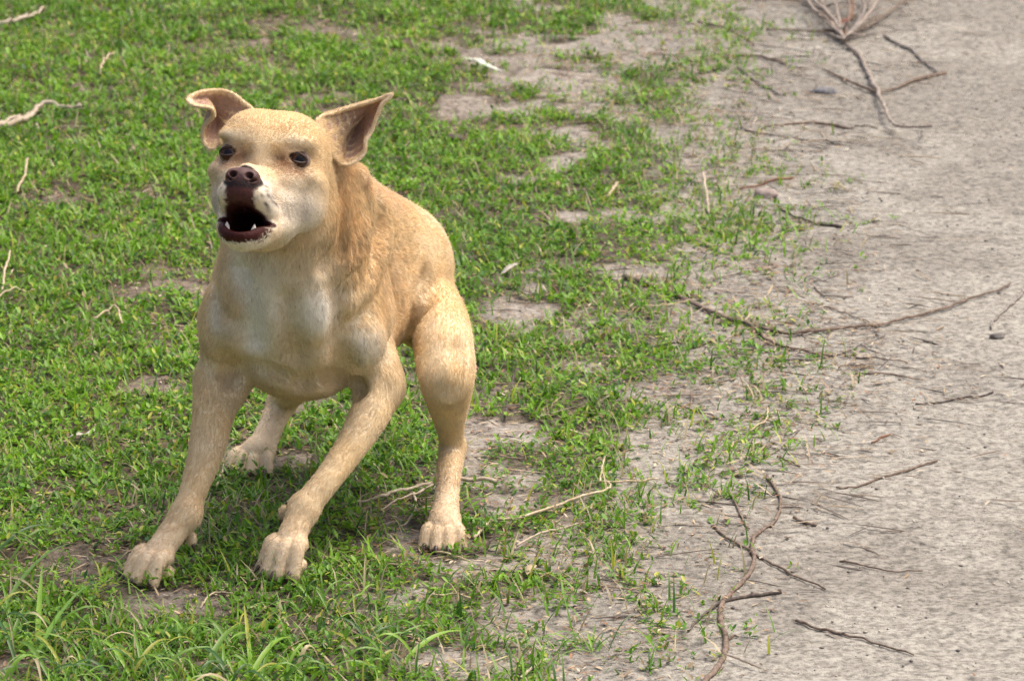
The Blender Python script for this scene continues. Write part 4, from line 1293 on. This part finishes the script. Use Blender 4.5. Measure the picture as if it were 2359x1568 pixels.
stick("dry_stalk", "long yellow straw with a hooked end, lying right of the dog's hind paw", "stalk", ST, [(1092, 1250), (1132, 1217), (1169, 1216), (1204, 1213), (1274, 1187), (1344, 1166), (1393, 1152), (1406, 1140), (1396, 1127)], .0020, .0013, "straw", lift=[.004, .010, .010, .008])
stick("dry_stalk", "pale straw with a standing side shoot above the hooked straw", "stalk", ST, [(1380, 1126), (1449, 1121), (1514, 1114)], .0014, .0013, "straw",
      side=[([(1381, 1126), (1386, 1098), (1393, 1076)], .0013, .0011, [.005, .010, .012])], lift=[.006, .006, .004])
stick("dry_stalk", "pale straw below the hooked straw, turning grey at its right end", "stalk", ST, [(1190, 1271), (1239, 1248), (1285, 1233), (1330, 1223), (1382, 1218)], .0015, .0010, "pale", lift=[.005, .006, .004])
stick("twig", "black thorny twig curving out from under the dog's near hind paw", "twig", ST, [(984, 1288), (1030, 1287), (1064, 1289), (1099, 1285), (1120, 1272), (1143, 1260)], .0009, .0013, "dark", lift=[.003, .004, .010])
stick("dry_stalk", "short straw poking forward from the dog's near hind paw", "stalk", ST, [(1005, 1282), (1045, 1295), (1084, 1311)], .0014, .0010, "straw", lift=[.004, .005])
stick("dry_stalk", "flat straw in the grass below the near hind paw", "stalk", ST, [(994, 1380), (1040, 1382), (1084, 1388)], .0014, .0011, "straw", lift=[.006, .006])
stick("dry_stalk", "pale straw at the bottom edge in the middle of the picture", "stalk", ST, [(1195, 1578), (1225, 1554), (1254, 1531)], .0018, .0012, "pale", lift=[.004, .004])
stick("dry_stalk", "thin straw on bare soil left of the pale straw at the bottom edge", "stalk", ST, [(1113, 1541), (1140, 1531), (1171, 1524)], .0011, .0009, "straw", lift=[.004, .004])
stick("dry_stalk", "small pale stick in thin weeds between dog and path, upper middle", "stalk", ST, [(1399, 466), (1410, 455), (1422, 442)], .0028, .0022, "straw", lift=[.006, .010])
stick("dry_stalk", "dark upright weed stem right of the dog's hind knee", "stalk", ST, [(1161, 974), (1172, 937), (1190, 898)], .0014, .0010, "dark", lift=[.002, .016, .030])
stick("dry_stalk", "kinked yellow straw on sand right of the sparse weeds at mid height", "stalk", ST, [(1726, 1002), (1762, 979), (1769, 954)], .0013, .0013, "straw", lift=[.004, .006])
stick("dry_stalk", "pale stalk on the grass edge crossing weeds beside the flat stone", "stalk", ST, [(1618, 420), (1627, 462), (1633, 497)], .0022, .0016, "pale", lift=[.012, .008, .002])
stick("dry_stalk", "straw lying on thin weeds just under the left end of the long curved branch", "stalk", ST, [(1480, 716), (1530, 712), (1600, 700)], .0011, .0010, "straw", lift=[.006, .006])
stick("dry_stalk", "straw near the left paw, lying over bare soil at lower left", "stalk", ST, [(462, 1405), (480, 1382), (505, 1376), (535, 1384)], .0011, .0009, "straw", lift=[.004, .008])
stick("dry_stalk", "thick yellowed straw in the long grass at the lower left corner", "stalk", ST, [(0, 1345), (60, 1352), (110, 1345)], .0022, .0016, "straw", lift=[.010, .012])
stick("dry_stalk", "pale straw between the dog's front legs beside the grass tuft", "stalk", ST, [(497, 1142), (508, 1122), (518, 1098)], .0014, .0010, "pale", lift=[.006, .012, .014])

# ---- stones: flattened, chipped lumps
def stone(label, px, py, rx, ry, rz, c, seed):
    V, F = uv_sphere(18, 12)
    V = V[:, [0, 2, 1]]
    k = .55 + .9 * fbm(V * .06 + seed, 26, 4)
    p = G(px, py); p[2] = ground_height(np.array([p[0]]), np.array([p[1]]))[0]
    W = V * k[:, None] * np.array([rx, ry, rz]) + np.array([0, 0, rz * .45])
    o = mesh_np("stone", W, F, wood_mat("stone_grey", c, tuple(min(1, q * 1.9) for q in c)))
    o.location = p
    return tag(o, label, "stone", "loose stones on the sandy path")
stone("flat dark grey stone lying alone on sand near the dry bush", 1896, 213, .022, .014, .007, (.13, .13, .135), 1)
stone("rounded grey-brown stone at the sand edge near the reddish twig", 1766, 455, .019, .015, .010, (.22, .18, .16), 2)
stone("small dark stone at the left end of the upper bare patch", 1045, 332, .014, .010, .007, (.10, .08, .07), 3)
stone("little grey stone beside the twig cut by the right picture edge", 2296, 780, .011, .009, .005, (.12, .11, .10), 4)

# ---- dead leaves
def leaf_obj(label, pts, w, c, lift=.008, name="dead_leaf", cat="leaf"):
    q = np.array([G(x, y) for x, y in pts]); q = spline([(p, .001) for p in q], 5)[:, :3]
    m = len(q); t = np.linspace(0, 1, m)
    q[:, 2] = ground_height(q[:, 0], q[:, 1]) + lift + .004 * np.sin(t * np.pi)
    tg = np.gradient(q, axis=0); s = np.cross(tg, (0, 0, 1.0)); s /= np.linalg.norm(s, axis=1)[:, None]
    ww = w * np.sin(np.pi * np.clip(t * .94 + .03, 0, 1)) ** .7
    top = np.concatenate([q - s * ww[:, None] + [0, 0, .0015], q, q + s * ww[:, None] + [0, 0, .0015]])
    V = np.concatenate([top, top - [0, 0, .0006]])
    F = []
    n3 = 3 * m
    for r in (0, 1):
        for i in range(m - 1):
            a = r * m + i
            F += [(a, a + 1, a + 1 + m, a + m), (n3 + a + m, n3 + a + m + 1, n3 + a + 1, n3 + a)]
    for i in range(m - 1):
        F += [(i + 1, i, n3 + i, n3 + i + 1), (2 * m + i, 2 * m + i + 1, n3 + 2 * m + i + 1, n3 + 2 * m + i)]
    o0 = q[m // 2].copy(); o0[2] = 0
    o = mesh_np(name, V - o0, np.array(F), wood_mat("dead_leaf", tuple(np.array(c) * .8), c))
    o.location = o0
    return tag(o, label, cat)
leaf_obj("pale whitish leaf lying on grass above the bare patch right of the dog's ear", [(1068, 163), (1090, 170), (1113, 178), (1153, 190)], .007, (.62, .66, .56), .016)
leaf_obj("pale dry leaf curled on the bare spot left of the dog's foreleg", [(156, 1026), (188, 1024), (222, 1009)], .005, (.58, .54, .44), .006)
leaf_obj("small pale dead leaf in the weeds right of the dog's flank", [(1155, 643), (1175, 636), (1196, 624)], .005, (.46, .43, .36), .012)
leaf_obj("little tan leaf between the grass and straws near the bottom centre", [(1214, 1338), (1222, 1330), (1232, 1318)], .006, (.50, .40, .26), .008)
leaf_obj("brown dead leaf at the foot of the dry bush beside its stem", [(1938, 95), (1948, 90), (1956, 84)], .006, (.22, .09, .06), .03)

# ---- tufts of long grass
BLADE = leaf_material("blade_green", .3, .38)
def tuft(label, spots, seed, wmm=(3.5, 6.5)):
    """spots: list of (root px, tip px, height of tip, mid height) for the blades one can pick out"""
    rs = np.random.RandomState(seed)
    c0 = G(*spots[0][0]); c0[2] = 0
    o = empty("grass_tuft", c0)
    tag(o, label, "grass tuft", "tufts of long grass")
    extra = []
    for k in range(2 * len(spots)):
        r = spots[k % len(spots)][0]
        L = rs.uniform(60, 170) * min(1.0, spots[0][4] / 5)
        an = rs.choice([rs.uniform(-.5, .9), rs.uniform(2.3, 3.6)])
        rr = (r[0] + rs.uniform(-45, 45), r[1] + rs.uniform(-16, 16))
        extra.append((rr, (rr[0] + L * math.cos(an), rr[1] - L * .55 * math.sin(an) - 8), rs.uniform(.004, .03), rs.uniform(.03, .06), rs.uniform(.4, .75) * spots[0][4], rs.choice(list("gggllddys"))))
    for (r, t, ht, hm, w, cl) in list(spots) + extra:
        ht, hm = ht * .75, hm * .62
        a = G(*r); b = G(t[0], t[1], ht)
        mid = (a + b) / 2; mid[2] = hm
        ts = np.linspace(0, 1, 9)[:, None]
        q = (1 - ts) ** 2 * a + 2 * ts * (1 - ts) * (2 * mid - (a + b) / 2) + ts ** 2 * b
        q[:, 2] = np.maximum(q[:, 2], .002)
        tg = np.gradient(q, axis=0)
        s = np.cross(tg, np.array([0, -.45, .9])); s /= np.maximum(np.linalg.norm(s, axis=1), 1e-9)[:, None]
        up = np.cross(s, tg); up /= np.maximum(np.linalg.norm(up, axis=1), 1e-9)[:, None]
        up *= np.sign(up[:, 2:3] + 1e-9)
        ww = (w * .0008 * .5 * np.minimum(1, .45 + 2.2 * ts[:, 0]) * np.clip(1 - ts[:, 0] ** 2.6, .03, 1))[:, None]
        V = np.concatenate([q - s * ww + up * ww * .35, q, q + s * ww + up * ww * .35])
        m = len(q); F = []
        for k in (0, 1):
            for i in range(m - 1):
                F.append((k * m + i, k * m + i + 1, k * m + m + i + 1, k * m + m + i))
        col_ = np.array({"g": (.13, .27, .025), "l": (.21, .38, .035), "d": (.055, .135, .028), "s": (.50, .42, .24), "y": (.34, .36, .05)}[cl]) * rs.uniform(.85, 1.15)
        tc = np.tile(np.tile(col_, (m, 1)), (3, 1))
        mesh_np("blade", V - c0, np.array(F), BLADE, o, colors=tc)
tuft("big tuft of long green blades at the lower left corner", [
    ((60, 1560), (215, 1340), .035, .05, 7, "g"), ((85, 1500), (98, 1300), .06, .05, 8, "l"), ((-10, 1430), (180, 1250), .02, .05, 6, "g"), ((-20, 1290), (130, 1212), .03, .045, 6, "d"),
    ((-20, 1260), (80, 1243), .03, .04, 5, "l"), ((40, 1540), (-20, 1420), .04, .05, 6, "d"), ((70, 1545), (100, 1600), .03, .06, 6, "s"), ((20, 1500), (60, 1390), .05, .04, 6, "g"),
    ((-10, 1460), (70, 1440), .03, .05, 7, "d"), ((0, 1590), (95, 1520), .03, .05, 7, "l"), ((120, 1580), (20, 1490), .02, .05, 6, "g"), ((-10, 1350), (110, 1400), .01, .04, 5, "s"),
    ((30, 1450), (0, 1330), .05, .04, 5, "g"), ((150, 1560), (60, 1470), .03, .05, 5, "y"), ((110, 1470), (270, 1420), .02, .05, 4, "g")], 1)
tuft("tuft of sprawling blades at the bottom edge below the bare soil patch", [
    ((300, 1560), (210, 1480), .02, .04, 6, "l"), ((300, 1570), (405, 1478), .03, .05, 6, "y"), ((330, 1560), (300, 1450), .04, .05, 5, "g"), ((280, 1550), (440, 1530), .02, .04, 6, "g"),
    ((340, 1575), (520, 1500), .03, .05, 6, "g"), ((260, 1570), (160, 1540), .02, .04, 6, "d"), ((370, 1500), (300, 1460), .02, .03, 4, "l"), ((400, 1500), (480, 1440), .03, .04, 5, "l"),
    ((420, 1510), (400, 1420), .03, .04, 5, "g"), ((430, 1505), (520, 1465), .02, .04, 4, "g")], 2)
tuft("broad-bladed tuft at the bottom edge right of the sprawling one", [
    ((460, 1580), (560, 1440), .05, .06, 9, "g"), ((560, 1600), (680, 1470), .04, .06, 8, "l"), ((600, 1590), (640, 1480), .04, .06, 6, "g"), ((540, 1590), (450, 1500), .03, .05, 7, "d"),
    ((640, 1590), (760, 1540), .03, .05, 7, "g"), ((575, 1500), (562, 1388), .045, .03, 6, "y"), ((650, 1570), (720, 1480), .04, .05, 5, "l"), ((520, 1585), (510, 1480), .04, .05, 5, "g")], 3)
tuft("dark slender tuft beside the dog's far hind paw", [
    ((545, 1085), (535, 1010), .03, .02, 2.6, "d"), ((552, 1088), (560, 1020), .035, .02, 2.4, "d"), ((560, 1086), (598, 1030), .03, .02, 2.4, "d"), ((540, 1086), (505, 1050), .02, .02, 2.4, "d"),
    ((556, 1090), (580, 1052), .02, .02, 2.2, "g"), ((538, 1090), (520, 1040), .03, .02, 2.4, "g"), ((565, 1090), (610, 1062), .02, .02, 2.4, "d")], 4)
tuft("low tuft of fine drooping blades below the dog's lifted front paw", [
    ((720, 1400), (640, 1340), .02, .04, 4, "l"), ((730, 1405), (800, 1340), .03, .04, 4, "g"), ((760, 1420), (700, 1350), .03, .04, 3.6, "g"), ((780, 1430), (860, 1380), .02, .04, 3.6, "l"),
    ((700, 1420), (620, 1400), .01, .03, 4, "g"), ((860, 1440), (940, 1400), .02, .03, 4, "g"), ((820, 1430), (810, 1360), .03, .03, 3.4, "y")], 5)
tuft("green blades sprawling on the soil at the bottom, left of the centre straws", [
    ((930, 1524), (1066, 1452), .02, .03, 8, "l"), ((880, 1500), (1010, 1440), .02, .03, 4, "g"), ((850, 1520), (960, 1470), .02, .04, 5, "g"), ((900, 1540), (800, 1470), .02, .04, 5, "g"),
    ((840, 1500), (900, 1440), .03, .04, 4, "d"), ((860, 1550), (920, 1500), .02, .03, 6, "y")], 6)
tuft("small upright green tuft right of the bottom centre straws", [
    ((1360, 1500), (1372, 1430), .025, .015, 4, "g"), ((1366, 1502), (1350, 1450), .02, .015, 4, "l"), ((1370, 1500), (1392, 1455), .02, .015, 4, "d"), ((1362, 1504), (1340, 1470), .012, .012, 4, "g"), ((1374, 1503), (1400, 1476), .012, .012, 4, "g")], 7)
